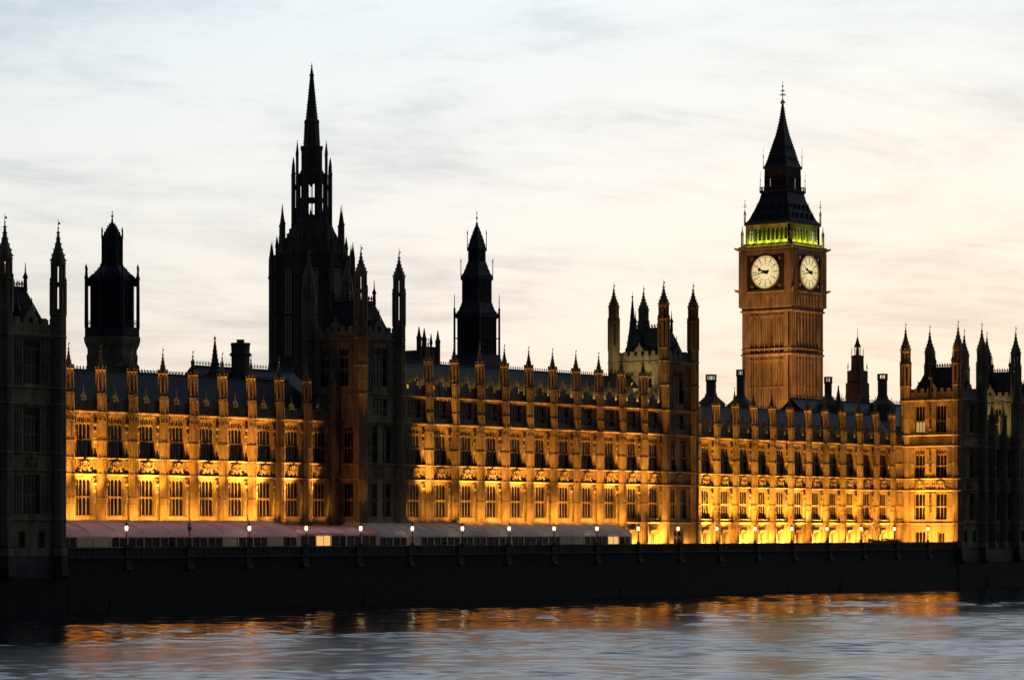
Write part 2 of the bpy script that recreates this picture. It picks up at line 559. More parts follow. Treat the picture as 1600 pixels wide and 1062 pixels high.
@memo
def niche_mesh(h):
    m = MB()
    m.box(-.28, -.22, -.16, 0, 0, h); m.box(.22, .28, -.16, 0, 0, h)
    zb = h * 0.40
    m.lathe([(.05, zb - .5), (.26, zb - .1), (.26, zb)], 6, 0, -.05)
    m.lathe([(.2, zb), (.24, zb + .25), (.17, zb + .95), (.24, zb + 1.2), (.2, zb + 1.42), (.08, zb + 1.5)], 7, 0, -.06)
    m.ball(0, -.08, zb + 1.65, .13, .13, .17)
    zc_ = zb + 2.0
    m.lathe([(.18, zc_ - .1), (.30, zc_), (.30, zc_ + .25), (.2, zc_ + .3), (.04, zc_ + .95)], 6, 0, -.1)
    m.poly([(-.22, h - .3), (0, h - .08), (.22, h - .3), (.22, h), (-.22, h)], -.12, 0)
    return m.mesh('statue_niche', STONE)
@memo
def arms_mesh(wd):
    m = MB()
    m.box(-wd / 2, wd / 2, -.04, 0, .05, 1.75)
    m.poly([(-.40, 1.22), (.40, 1.22), (.42, .75), (.25, .42), (0, .22), (-.25, .42), (-.42, .75)], -.24, -.04)
    m.box(-.03, .03, -.28, -.24, .3, 1.2); m.box(-.38, .38, -.28, -.24, .72, .80)
    m.lathe([(.26, 1.24), (.30, 1.36), (.34, 1.5), (.2, 1.62), (.05, 1.72)], 8, 0, -.18)
    for i in range(5):
        m.ball(-.28 + i * .14, -.26, 1.56 + .05 * (i % 2), .06, n=4, m=2)
    for sg in (-1, 1):
        m.ball(sg * .66, -.16, .82, .19, .16, .42)
        m.ball(sg * .58, -.2, 1.36, .17, .15, .17)
        m.ball(sg * .74, -.14, .40, .15, .14, .3)
        m.ball(sg * .92, -.12, .95, .07, .07, .42)
        m.box(sg * .45 - .15, sg * .45 + .15, -.2, -.06, .85, .95)
        m.ball(sg * .98, -.1, 1.5, .12, n=5, m=3); m.ball(sg * 1.02, -.1, .3, .14, n=5, m=3)
    m.box(-.9, .9, -.18, -.04, .06, .16)
    return m.mesh('coat_of_arms', STONE)
@memo
def panel_mesh(wd, h, n):
    """blind tracery panelling: ribs and little arched heads"""
    m = MB()
    s = wd / n
    for i in range(n + 1):
        x = -wd / 2 + i * s
        m.box(x - .05, x + .05, -.12, 0, 0, h)
    for zt in (h, h * .5):
        for i in range(n):
            x = -wd / 2 + (i + .5) * s
            k = s / 2 - .05
            m.poly([(x - k, zt), (x - k, zt - .5), (x - k * .5, zt - .2), (x, zt - .08), (x + k * .5, zt - .2), (x + k, zt - .5), (x + k, zt)], -.10, 0)
    return m.mesh('blind_panel', STONE)
@memo
def badge_mesh():
    m = MB()
    m.poly([(-.45, 0), (.45, 0), (.45, .55), (.2, .75), (0, 1.1), (-.2, .75), (-.45, .55)], -.18, .12)
    m.ball(0, -.2, .42, .24, .12, .24)
    m.lathe([(.14, 1.0), (.05, 1.5), (.12, 1.65), (.02, 2.1)], 5, 0, -.03)
    return m.mesh('parapet_badge', GILT)
@memo
def gablet_mesh():
    m = MB()
    m.poly([(-.75, 0), (.75, 0), (.62, .5), (.42, .9), (.18, 1.2), (0, 1.7), (-.18, 1.2), (-.42, .9), (-.62, .5)], -.14, .12)
    m.lathe([(.10, 1.6), (.06, 2.2), (.16, 2.35), (.03, 2.9)], 5)
    for sg in (-1, 1):
        m.lathe([(.09, .4), (.07, 1.0), (.13, 1.1), (.02, 1.45)], 4, sg * .68, 0)
    return m.mesh('parapet_gablet', STONE)
@memo
def dormer_mesh():
    m = MB()
    m.box(-.42, .42, 0, 1.7, -1.2, 1.25)
    m.add([(-.52, -.08, 1.25), (.52, -.08, 1.25), (0, -.08, 2.1), (-.52, 1.8, 1.25), (.52, 1.8, 1.25), (0, 1.8, 2.1)],
          [(0, 1, 2), (3, 5, 4), (0, 2, 5, 3), (1, 4, 5, 2), (0, 3, 4, 1)])
    m.lathe([(.05, 2.05), (.04, 2.5), (.1, 2.6), (.02, 2.9)], 4, 0, 0)
    m.box(-.30, -.24, -.03, 0, .2, 1.1); m.box(.24, .30, -.03, 0, .2, 1.1); m.box(-.03, .03, -.03, 0, .2, 1.1)
    return m.mesh('dormer', STONE)
def crest(m, x0, x1, y, z, h=0.7, step=0.4):
    m.box(x0, x1, y - .03, y + .03, z, z + h * .22); m.box(x0, x1, y - .03, y + .03, z + h * .5, z + h * .58)
    n = max(1, int((x1 - x0) / step))
    for i in range(n + 1):
        x = x0 + i * (x1 - x0) / n
        m.box(x - .04, x + .04, y - .03, y + .03, z + h * .22, z + h * .5)
        m.poly([(x - .10, z + h * .58), (x + .10, z + h * .58), (x + .08, z + h * .75), (x, z + h), (x - .08, z + h * .75)], y - .03, y + .03)

Z1, Z2, ZC = 10.3, 12.4, 18.3        # storey lines above the terrace
def facade(parent, x0, nb, bw, third=False, ends=(True, True), ground=True, pale=0, gables=False, tail=0.0):
    """river front of nb bays in local coordinates: wall plane y = 0, terrace z = 0"""
    top = 22.35 if third else 18.5
    W = MB(); hw = 1.42
    x1 = x0 + nb * bw
    for i in range(nb):
        a, b = x0 + i * bw, x0 + (i + 1) * bw
        c = (a + b) / 2
        W.box(a, c - .7, 0, 1, 0, 4.4); W.box(c + .7, b, 0, 1, 0, 4.4)
        W.box(c - .7, c + .7, 0, 1, 0, .5); W.box(c - .7, c + .7, 0, 1, 2.9, 4.4)
        W.box(a, c - hw, 0, 1, 4.4, top); W.box(c + hw, b, 0, 1, 4.4, top)
        zz = [4.4, 5.05, 9.85, 12.55, 17.85] + ([19.3, 21.8] if third else []) + [top]
        for k in range(0, len(zz), 2):
            W.box(c - hw, c + hw, 0, 1, zz[k], zz[k + 1])
        W.box(c - .95, c + .95, -.34, .02, 2.95, 3.2)
        W.box(c - .95, c - .8, -.2, .02, 2.3, 2.95); W.box(c + .8, c + .95, -.2, .02, 2.3, 2.95)
    if tail:
        W.box(x1, x1 + tail, 0, 1, 0, top)
    part('wall', W.mesh('facade_wall', STONE), parent)
    xe = x1 + tail
    sc = MB()
    sc.profx([(.02, 4.12), (-.32, 4.30), (-.36, 4.42), (.02, 4.46)], x0, xe)
    sc.profx([(.02, 4.72), (-.16, 4.84), (-.20, 4.92), (.02, 5.04)], x0, xe)
    part('plinth_course', sc.mesh('plinth_course', STONE), parent)
    for z, p in ((Z1, .30), (Z2, .30)):
        sc = MB().profx([(.02, z - .14), (-p + .1, z - .10), (-p, z), (-p, z + .06), (.02, z + .12)], x0, xe)
        part('string_course', sc.mesh('string_course', STONE), parent)
    for z in ([ZC, 22.2] if third else [ZC]):
        dp_ = .14 if third and z == ZC else 0
        sc = MB().profx([(.02, z - .22), (-.22, z - .12), (-.40 - dp_, z), (-.42 - dp_, z + .14), (.02, z + .2)], x0, xe)
        n = int((xe - x0) / .46)
        for i in range(n):
            x = x0 + (i + .5) * (xe - x0) / n
            sc.box(x - .12, x + .12, -.36, -.2, z - .32 - .06 * (i % 2), z - .06)
        part('cornice', sc.mesh('cornice', STONE), parent)
    # parapet with battlements
    pb = top - .05
    pm = MB().box(x0, xe, .05, .40, pb, pb + .95)
    pm.box(x0, xe, -.02, .45, pb + .95, pb + 1.05)
    n = int((xe - x0) / 1.4)
    for i in range(n):
        x = x0 + (i + .5) * (xe - x0) / n
        pm.box(x - .40, x + .40, .08, .36, pb + 1.05, pb + 1.50); pm.box(x - .44, x + .44, .03, .41, pb + 1.5, pb + 1.6)
        pm.box(x - .05, x + .05, -.01, .05, pb + .1, pb + .9); pm.box(x - .68, x - .58, -.01, .05, pb + .1, pb + .9)
    part('parapet', pm.mesh('parapet', STONE), parent)
    lev = (4.42, 7.45, Z1, Z2, 14.8, ZC) + ((20.2, 22.2) if third else ())
    ptop = 24.4 if third else 20.75
    bm = buttress_mesh(lev, ptop, .71)
    for i in range(nb + 1):
        if (i == 0 and not ends[0]) or (i == nb and not ends[1]): continue
        x = x0 + i * bw
        part('buttress', bm, parent, (x, -.12, 0))
        add_pinnacle(parent, (x, -.12, ptop))
    for i in range(nb):
        c = x0 + (i + .5) * bw
        add_window(parent, c, 0, 5.05, 2.84, 4.8, 4, (.5,))
        add_window(parent, c, 0, 12.55, 2.84, 5.3, 4, (.42,))
        if third: add_window(parent, c, 0, 19.3, 2.84, 2.5, 4, (.33,))
        if ground: add_window(parent, c, 0, .5, 1.4, 2.4, 3, (), False, 0, None, 'ground_window')
        for sg in (-1, 1):
            xx = c + sg * (hw + .36)
            part('statue_niche', niche_mesh(4.7), parent, (xx, 0, 5.1))
            part('statue_niche', niche_mesh(5.2), parent, (xx, 0, 12.6))
            part('blind_panel', panel_mesh(.5, 1.7, 2), parent, (xx, 0, 10.45))
        part('coat_of_arms', arms_mesh(2.5), parent, (c, 0, 10.48))
        if gables: part('parapet_gablet', gablet_mesh(), parent, (c, .2, pb + 1.05))
        else: part('parapet_badge', badge_mesh(), parent, (c, .2, pb + 1.3))
    if tail:
        for z, h in ((5.1, 4.8), (12.6, 5.2)):
            part('blind_panel', panel_mesh(tail - 1.0, h, 3), parent, (x1 + tail / 2 + .4, 0, z))
        part('blind_panel', panel_mesh(tail - 1.0, 1.75, 4), parent, (x1 + tail / 2 + .4, 0, 10.5))
    return x1, top
def wing_roof(parent, x0, x1, top, yr, zr, cresting=True, seam=True, hip=False):
    m = MB()
    h = 3.0 if hip else 0
    zg = top + .3
    yb = 2 * yr - 1.0
    m.add([(x0, 1.0, zg), (x1, 1.0, zg), (x1 - h, yr, zr), (x0, yr, zr), (x0, yb, zg), (x1, yb, zg),
           (x0, 1.0, top - .6), (x1, 1.0, top - .6), (x0, yb, 0), (x1, yb, 0)],
          [(0, 1, 2, 3), (3, 2, 5, 4), (0, 3, 4), (1, 5, 2), (6, 7, 1, 0), (4, 5, 9, 8)])
    if seam:
        n = int((x1 - x0) / 1.12)
        for i in range(1, n):
            x = x0 + i * (x1 - x0) / n
            if hip and x > x1 - h: continue
            m.add([(x - .05, .94, zg + .03), (x + .05, .94, zg + .03), (x + .05, yr - .03, zr + .05), (x - .05, yr - .03, zr + .05)], [(0, 1, 2, 3)])
    r = part('roof', m.mesh('roof', SLATE), parent)
    m2 = MB().box(x0, x1, .4, 1.0, top - .3, top - .05)
    part('gutter', m2.mesh('gutter', SLATE), parent)
    if cresting:
        cm = MB(); crest(cm, x0, x1 - h, yr, zr, .55, .55)
        part('ridge_cresting', cm.mesh('ridge_cresting', IRON), parent)
@memo
def turret_meshes(zt, rings, open0, open1, sp0, r):
    """octagonal corner turret: panelled shaft, open lantern stages, crocketed spirelet"""
    m = MB()
    prof = [(r + .2, 0), (r + .2, .8), (r, 1.1)]
    for z in rings:
        prof += [(r, z - .18), (r + .16, z - .06), (r + .16, z + .06), (r, z + .2)]
    prof += [(r, open0 - .25), (r + .12, open0 - .1), (r + .12, open0), (r - .1, open0)]
    m.lathe(prof, 8)
    marks = [1.2] + list(rings) + [open0 - .1]
    for a, b in zip(marks[:-1], marks[1:]):
        if b - a < .8: continue
        for i in range(8):
            an = pi / 8 + i * pi / 4
            m.at(r * cos(an), r * sin(an), 0, an).box(-.06, .05, -.10, .10, a + .14, b - .14)
            m.at(0, 0, 0, i * pi / 4 - pi / 2)
            rr = r * cos(pi / 8); fw = r * sin(pi / 8) * .9
            m.box(-.045, .045, rr - .02, rr + .05, a + .2, b - .2)
            nb_ = max(1, round((b - a) / 2.6))
            for q in range(nb_):
                zt_ = b - .2 - q * (b - a - .4) / nb_
                m.poly([(-fw, zt_), (fw, zt_), (fw, zt_ - .35), (fw * .5, zt_ - .16), (0, zt_ - .35), (-fw * .5, zt_ - .16), (-fw, zt_ - .35)], rr - .02, rr + .05)
    m.at()
    for i in range(8):
        an = pi / 8 + i * pi / 4
        m.at((r - .02) * cos(an), (r - .02) * sin(an), 0, an).box(-.17, .12, -.19, .19, open0, open1)
        m.at((r - .16) * cos(an), (r - .16) * sin(an), 0, an).box(-.14, .12, -.17, .17, open1, sp0)
        m.at(0, 0, 0, i * pi / 4 - pi / 2)
        rr = r * cos(pi / 8); fw = r * sin(pi / 8)
        m.poly([(-fw, open1 - .7), (0, open1 - .25), (fw, open1 - .7), (fw, open1), (-fw, open1)], rr - .2, rr - .02)
        m.poly([(-fw, open0), (fw, open0), (fw, open0 + .8), (0, open0 + .6), (-fw, open0 + .8)], rr - .2, rr - .02)
    m.at()
    m.lathe([(r - .1, open1 - .1), (r + .2, open1 + .02), (r + .2, open1 + .16), (r - .2, open1 + .2)], 8)
    m.lathe([(r - .35, sp0 - .3), (r - .15, sp0 - .3), (r + .06, sp0 - .05), (r + .06, sp0 + .1), (r - .2, sp0 + .15)], 8)
    for i in range(8):
        an = pi / 8 + i * pi / 4
        m.at((r + .06) * cos(an), (r + .06) * sin(an), 0, an).lathe([(.08, open1 + .1), (.08, open1 + .4), (.13, open1 + .48), (.0, open1 + .8)], 4)
    m.at()
    s = MB()
    hs = zt - sp0
    prof = [(r - .02, sp0), (r - .02, sp0 + hs * .10), (r - .22, sp0 + hs * .22), (r * .52, sp0 + hs * .34), (r * .30, sp0 + hs * .5), (r * .14, sp0 + hs * .68), (.06, sp0 + hs * .78)]
    s.lathe(prof, 8)
    crockets(s, prof, 8, pi / 8, .15, 6)
    s.ball(0, 0, sp0 + hs * .70, .26, .26, .12); s.ball(0, 0, sp0 + hs * .80, .12)
    s.lathe([(.05, sp0 + hs * .76), (.03, zt)], 4)
    s.box(0, .34, -.014, .014, zt - .62, zt - .36)
    return m.mesh('turret', STONE), s.mesh('turret_spirelet', STONE)
def add_turret(parent, loc, args):
    a, b = turret_meshes(*args)
    o = part('turret', a, parent, loc)
    part('spirelet', b, o)
    return o
def wall_face(m, length, z0, z1, ops, th=.9):
    """wall in the frame set by m.at(): x along 0..length, outside at y = 0; ops (xa, xb, za, zb)"""
    xs = sorted({0, length} | {o[0] for o in ops} | {o[1] for o in ops})
    for a, b in zip(xs[:-1], xs[1:]):
        holes = sorted((o[2], o[3]) for o in ops if o[0] <= a + 1e-6 and o[1] >= b - 1e-6)
        z = z0
        for ha, hb in holes:
            m.box(a, b, 0, th, z, ha); z = hb
        m.box(a, b, 0, th, z, z1)
def block(parent, x0, x1, y0, y1, top, cor, specs, par=1.6, strings=(), base=0):
    """rectangular storeyed block. specs: face -> list of (x, z, w, h, lights, transoms). cor: cornice heights"""
    W = MB()
    th = .9
    faces = {'E': (x0, y0, 0, x1 - x0), 'S': (x0, y1, -pi / 2, y1 - y0), 'W': (x1, y1, pi, x1 - x0), 'N': (x1, y0, pi / 2, y1 - y0)}
    for f, (fx, fy, rz, ln) in faces.items():
        trim = th if f in 'SN' else 0
        ops = [(s[0] - s[2] / 2 - trim, s[0] + s[2] / 2 - trim, s[1], s[1] + s[3]) for s in specs.get(f, [])]
        W.at(fx, fy, 0, rz)
        if trim:
            W.at(fx + cos(rz) * trim, fy + sin(rz) * trim, 0, rz)
        wall_face(W, ln - 2 * trim, base, top, ops, th)
    W.at()
    W.box(x0 + .3, x1 - .3, y0 + .3, y1 - .3, top - .5, top - .2)
    part('wall', W.mesh('block_wall', STONE), parent)
    for z, p in [(z, .38) for z in cor] + [(z, .26) for z in strings]:
        c = MB()
        for f, (fx, fy, rz, ln) in faces.items():
            c.at(fx, fy, 0, rz)
            e = p - .002 * ('ESWN'.index(f))
            c.profx([(.02, z - .2), (-e + .15, z - .1), (-e, z), (-e, z + .12), (.02, z + .18)], -e if f in 'EW' else .0, ln + (e if f in 'EW' else 0))
            if z in cor:
                n = int(ln / .5)
                for i in range(n):
                    x = (i + .5) * ln / n
                    c.box(x - .12, x + .12, -e + .05, -.02, z - .34, z - .08)
        part('cornice' if z in cor else 'string_course', c.mesh('block_cornice', STONE), parent)
    P = MB()
    for f, (fx, fy, rz, ln) in faces.items():
        P.at(fx, fy, 0, rz)
        i0 = .06 if f in 'EW' else .36
        P.box(i0, ln - i0, .06, .36, top, top + par * .6)
        n = max(1, int(ln / 1.3))
        for i in range(n):
            x = (i + .5) * ln / n
            P.box(x - .38, x + .38, .07, .35, top + par * .6, top + par)
        P.poly([(ln / 2 - .9, top + par), (ln / 2 + .9, top + par), (ln / 2 + .6, top + par + .6), (ln / 2 + .2, top + par + .8), (ln / 2, top + par + 1.5), (ln / 2 - .2, top + par + .8), (ln / 2 - .6, top + par + .6)], .08, .34)
        for i in range(int(ln / .65)):
            P.box(.5 + i * .65, .58 + i * .65, .01, .06, top + .1, top + par * .6 - .1)
    P.at()
    part('parapet', P.mesh('block_parapet', STONE), parent)
    for f, lst in specs.items():
        fx, fy, rz, ln = faces[f]
        for s in lst:
            x, z, ww, hh, li, tr = s[:6]
            add_window(parent, fx + cos(rz) * x, fy + sin(rz) * x, z, ww, hh, li, tr, False, rz, s[6] if len(s) > 6 else None)
    return faces
def tower_roof(parent, x0, x1, y0, y1, z0, z1, slope):
    m = MB()
    i = slope
    m.add([(x0, y0, z0), (x1, y0, z0), (x1, y1, z0), (x0, y1, z0), (x0 + i, y0 + i, z1), (x1 - i, y0 + i, z1), (x1 - i, y1 - i, z1), (x0 + i, y1 - i, z1)],
          [(0, 1, 5, 4), (1, 2, 6, 5), (2, 3, 7, 6), (3, 0, 4, 7), (4, 5, 6, 7), (0, 3, 2, 1)])
    part('roof', m.mesh('tower_roof', SLATE), parent)
    c = MB()
    for (a, b, yy) in ((x0 + i, x1 - i, y0 + i), (x0 + i, x1 - i, y1 - i)):
        crest(c, a, b, yy, z1, 1.0, .5)
    L_ = (y1 - i) - (y0 + i)
    c.at(x0 + i, y0 + i, 0, pi / 2); crest(c, 0, L_, 0, z1, 1.0, .5)
    c.at(x1 - i, y0 + i, 0, pi / 2); crest(c, 0, L_, 0, z1, 1.0, .5)
    c.at()
    for xx in (x0 + i, x1 - i):
        for yy in (y0 + i, y1 - i):
            c.lathe([(.28, z1 - .3), (.22, z1 + 1.2), (.36, z1 + 1.35), (.1, z1 + 2.0), (.03, z1 + 3.2)], 6, xx, yy)
    for q in (.33, .67):
        xx = x0 + (x1 - x0) * q
        c.lathe([(.3, z0), (.26, z0 + 2.0), (.4, z0 + 2.1), (.12, z0 + 2.9), (.03, z0 + 3.8)], 6, xx, y0 + .4)
    part('roof_cresting', c.mesh('roof_cresting', IRON), parent)

# ------------------------------------------------------------------ the palace along the river
G_WING = 'low ranges of the palace'
# left wing: eleven bays, the first two behind the corner tower
X0L, BW = -112.67, 5.6
wl = thing('palace_wing', 'floodlit two storey gothic palace range standing behind the pink marquees', 'palace', (X0L, 0, T))
x1, top = facade(wl, 0, 11, BW, ground=False)
wing_roof(wl, -1.0, x1 + .3, top, 6.0, 24.1, hip=True)

# central range: eleven bays, one storey higher, stands 4.5 m further out
X0C, BC, YC = -41.55, 5.85, -4.5
wc = thing('palace_wing', 'three storey gothic palace range behind the white marquee, between two square towers', 'palace', (X0C, YC, T))
x1c, topc = facade(wc, 0, 11, BC, True, ends=(False, False), ground=True, gables=True)
wing_roof(wc, 0, x1c, topc, 6.5, 27.6)
for i in range(11):
    for sg in (-1, 1):
        part('dormer', dormer_mesh(), wc, ((i + .5) * BC + sg * 1.75, 1.2, topc + 1.15))

# right wing: twelve bays and a blank end against the corner tower
X0R = 32.45
wr = thing('palace_wing', 'floodlit two storey gothic palace range with bright ground floor in front of the clock tower', 'palace', (X0R, 0, T))
x1r, topr = facade(wr, 0, 12, BW, gables=True, tail=4.6)
wing_roof(wr, -1.5, x1r + 4.6, topr, 6.0, 24.1)
for i in range(12):
    for sg in (-1, 1):
        part('dormer', dormer_mesh(), wr, ((i + .5) * BW + sg * 1.65, 1.2, topr + 1.0))

# two tall square towers at the ends of the central range
RINGS = (4.42, Z1, Z2, ZC, 22.2, 26.2, 30.1, 32.2)
TARGS = (43.1, RINGS, 32.3, 36.7, 38.95, .88)
def central_tower(xa, label, door):
    xb = xa + 8.18
    o = thing('palace_tower', label, 'tower', (xa, YC, T))
    wd, dp = 8.18, 9.9
    E = [(2.6, 5.05, 1.9, 4.8, 3, (.5,)), (5.6, 5.05, 1.9, 4.8, 3, (.5,)), (2.6, 12.55, 1.9, 5.3, 3, (.42,)), (5.6, 12.55, 1.9, 5.3, 3, (.42,)),
         (4.09, 23.4, 3.2, 5.4, 4, (.45,)), (4.09, 19.3, 3.2, 2.4, 4, (.4,))]
    S = [(7.4, 5.05, 2.0, 4.8, 3, (.5,)), (7.4, 12.55, 2.0, 5.3, 3, (.42,)),
         (3.0, 23.4, 1.9, 5.4, 2, (.45,)), (6.6, 23.4, 1.9, 5.4, 2, (.45,))]
    if door:
        E.append((4.09, .02, 2.6, 3.3, 2, (.62,)))
    block(o, 0, wd, 0, dp, 30.1, (ZC, 30.0), {'E': E, 'S': S}, 1.7, (4.3, Z1, Z2, 22.2))
    for xx in (0, wd):
        for yy in (0, dp):
            add_turret(o, (xx, yy, 0), TARGS)
    tower_roof(o, .8, wd - .8, .8, dp - .8, 30.6, 35.4, 1.7)
    for (c, ww, z) in ((4.09, 2.5, 10.48),):
        part('coat_of_arms', arms_mesh(2.5), o, (c, 0, z))
    part('coat_of_arms', arms_mesh(1.9), o, (0, 2.5, 10.48), -pi / 2)
    for xx, hh in ((1.35, 5.2), (6.85, 5.2)):
        part('blind_panel', panel_mesh(.8, 4.7, 2), o, (xx, 0, 5.1)); part('blind_panel', panel_mesh(.8, 5.2, 2), o, (xx, 0, 12.6))
        part('blind_panel', panel_mesh(1.6, 7.0, 3), o, (xx + (.3 if xx < 4 else -.3), 0, 22.5))
    for yy in (1.3, 4.9, 8.3):
        part('blind_panel', panel_mesh(1.5, 6.8, 3), o, (0, dp - yy - .2, 22.6), -pi / 2)
    return o
ct1 = central_tower(-50.18, 'dark square palace tower with four crocketed turrets in front of the tall spired tower', False)
ct2 = central_tower(22.72, 'square palace tower with four crocketed turrets, one side lit pale, beside the bright range', True)

# end pavilions: pairs of turreted towers standing on the river wall
PRINGS = (4.42, Z1, Z2, ZC, 20.3, 26.6, 29.3)
PARGS = (41.0, PRINGS, 29.4, 33.1, 35.6, .95)
def pavilion(x_first, mirror, label):
    o = thing('palace_pavilion', label, 'palace', (x_first, -11.0, T))
    sg = -1 if mirror else 1
    wd, dp, gap = 8.6, 10.9, 12.65
    def tower(xo):
        E = [(4.3, 5.05, 2.7, 4.8, 4, (.5,)), (4.3, 12.55, 2.7, 5.3, 4, (.42,)), (4.3, 20.8, 2.7, 5.2, 4, (.42,)), (2.7, 1.0, 1.1, 2.0, 2, ()), (5.9, 1.0, 1.1, 2.0, 2, ())]
        S = [(3.0, 5.05, 2.3, 4.8, 3, (.5,)), (7.4, 5.05, 2.3, 4.8, 3, (.5,)), (3.0, 12.55, 2.3, 5.3, 3, (.42,)), (7.4, 12.55, 2.3, 5.3, 3, (.42,)),
             (3.0, 20.8, 2.1, 5.0, 3, (.42,), ), (7.4, 20.8, 2.1, 5.0, 3, (.42,)), (3.0, .3, 2.2, 2.7, 3, ()), (7.4, .3, 1.4, 2.5, 2, ())]
        b = thing_frame(o, xo)
        return E, S, b
    def thing_frame(p, xo): return xo
    xs = [0 if not mirror else -wd, (wd + gap) if not mirror else -(2 * wd + gap)]
    for xo in xs:
        E, S, _ = tower(xo)
        block(o, xo, xo + wd, 0, dp, 27.1, (ZC, 26.6), {'E': E, 'S': S} if not mirror else {'E': E}, 1.7, (4.3, Z1, Z2, 20.3))
        for xx in (xo, xo + wd):
            for yy in (0, dp):
                add_turret(o, (xx, yy, 0), PARGS)
        tower_roof(o, xo + .9, xo + wd - .9, .9, dp - .9, 27.6, 32.5, 1.9)
        part('coat_of_arms', arms_mesh(2.5), o, (xo + 4.3, 0, 10.48))
        for xx in (1.9, 6.7):
            for z, h in ((5.1, 4.7), (12.6, 5.2), (20.6, 5.6)):
                part('blind_panel', panel_mesh(1.3, h, 3), o, (xo + xx, 0, z))
        if not mirror:
            for yy in (3.0, 7.4):
                part('coat_of_arms', arms_mesh(2.2), o, (xo, dp - yy, 10.48), -pi / 2)
                part('window_hood', hood_mesh(), o, (xo, dp - yy, 26.0), -pi / 2)
            for yy in (1.4, 4.55, 5.9, 9.2):
                for z, h in ((5.1, 4.7), (12.6, 5.2), (20.6, 5.4)):
                    part('blind_panel', panel_mesh(.8, h, 2), o, (xo, dp - yy, z), -pi / 2)
                part('blind_panel', panel_mesh(.8, 1.7, 2), o, (xo, dp - yy, 10.48), -pi / 2)
            if xo == 0: part('lit_pane', MB().box(-.95, .95, .385, .395, .1, 2.0).mesh('lit_pane', LITPANE), o, (xo, dp - 3.0, 20.8), -pi / 2)
            sm = MB()
            for z in (6.3, 8.0, 13.6, 15.6, 21.4, 23.6):
                sm.lathe([(.05, z - .4), (.24, z), (.2, z + .3), (.16, z + .8), (.22, z + 1.05), (.07, z + 1.25), (.12, z + 1.35), (.1, z + 1.55)], 6, -.2, dp - 5.2)
            sm.lathe([(.3, 27), (.3, 30.5), (.42, 30.6), (.12, 31.9), (.03, 32.8)], 6, -.1, dp - 5.2)
            part('statue', sm.mesh('pier_statues', STONE), o)
    # the lower middle between the two towers
    m0 = wd if not mirror else -(wd + gap)
    E = []
    for k in range(3):
        c = 1.9 + k * 4.4
        E += [(c, 5.05, 1.7, 4.8, 2, (.5,)), (c, 12.55, 1.7, 5.3, 2, (.42,)), (c, .9, 1.1, 2.1, 2, ())]
    block(o, m0 + .05, m0 + gap - .05, .35, dp + 1, 18.5, (ZC,), {'E': E}, 2.0, (4.3, Z1, Z2))
    for k in range(4):
        part('buttress', buttress_mesh((4.42, 7.45, Z1, Z2, 14.8, ZC), 20.75, .80), o, (m0 + .2 + k * (gap - .4) / 3 if 0 < k < 3 else m0 + (1.0 if k == 0 else gap - 1.0), .3, 0)) if 0 < k < 3 else None
        if 0 < k < 3: add_pinnacle(o, (m0 + .2 + k * (gap - .4) / 3, .3, 20.75))
    rm = MB()
    rm.add([(m0, 1.5, 18.9), (m0 + gap, 1.5, 18.9), (m0 + gap, 6, 24), (m0, 6, 24), (m0 + gap, 11, 18.9), (m0, 11, 18.9)], [(0, 1, 2, 3), (3, 2, 4, 5)])
    part('roof', rm.mesh('pavilion_roof', SLATE), o)
    # battered stone foot in the river
    f = MB(); g = MB()
    xa, xb = (-.9, 2 * wd + gap + .9) if not mirror else (-(2 * wd + gap) - .9, .9)
    f.profx([(-.9, -10.5), (-.55, -2.6), (10, -2.6), (10, -10.5)], xa, xb)
    g.profx([(-.5, -2.6), (-.35, -1.2), (-.1, 0), (10, 0), (10, -2.6)], xa + .1, xb - .1)
    for xo in xs:
        for xx in (xo, xo + wd):
            g.lathe([(.9, -2.9), (1.45, -2.4), (1.4, -2.1), (1.12, -.3), (1.1, .9), (1.0, 1.2)], 8, xx, 0)
    part('foundation', f.mesh('pavilion_foundation', WETSTONE), o)
    part('turret_foot', g.mesh('pavilion_foot', GRANITE), o)
    return o
@memo
def hood_mesh():
    m = MB()
    n = 10
    pts = [(-1.25 + 2.5 * i / n, .25 + .95 * math.sqrt(max(0, 1 - (abs(-1 + 2 * i / n)) ** 1.6))) for i in range(n + 1)]
    for (xa, za), (xb, zb) in zip(pts[:-1], pts[1:]):
        m.add([(xa, -.22, za), (xb, -.22, zb), (xb * .9, -.22, zb - .18), (xa * .9, -.22, za - .18), (xa, 0, za), (xb, 0, zb), (xb * .9, 0, zb - .18), (xa * .9, 0, za - .18)],
              [(0, 1, 2, 3), (0, 4, 5, 1), (2, 6, 7, 3), (1, 5, 6, 2), (0, 3, 7, 4)])
    return m.mesh('window_hood', STONE)
pavilion(-113.3, True, 'unlit turreted corner pavilion of the palace at the left edge, rising straight from the river')
pavilion(104.63, False, 'turreted corner pavilion at the right end with floodlit side wall and dark river front')

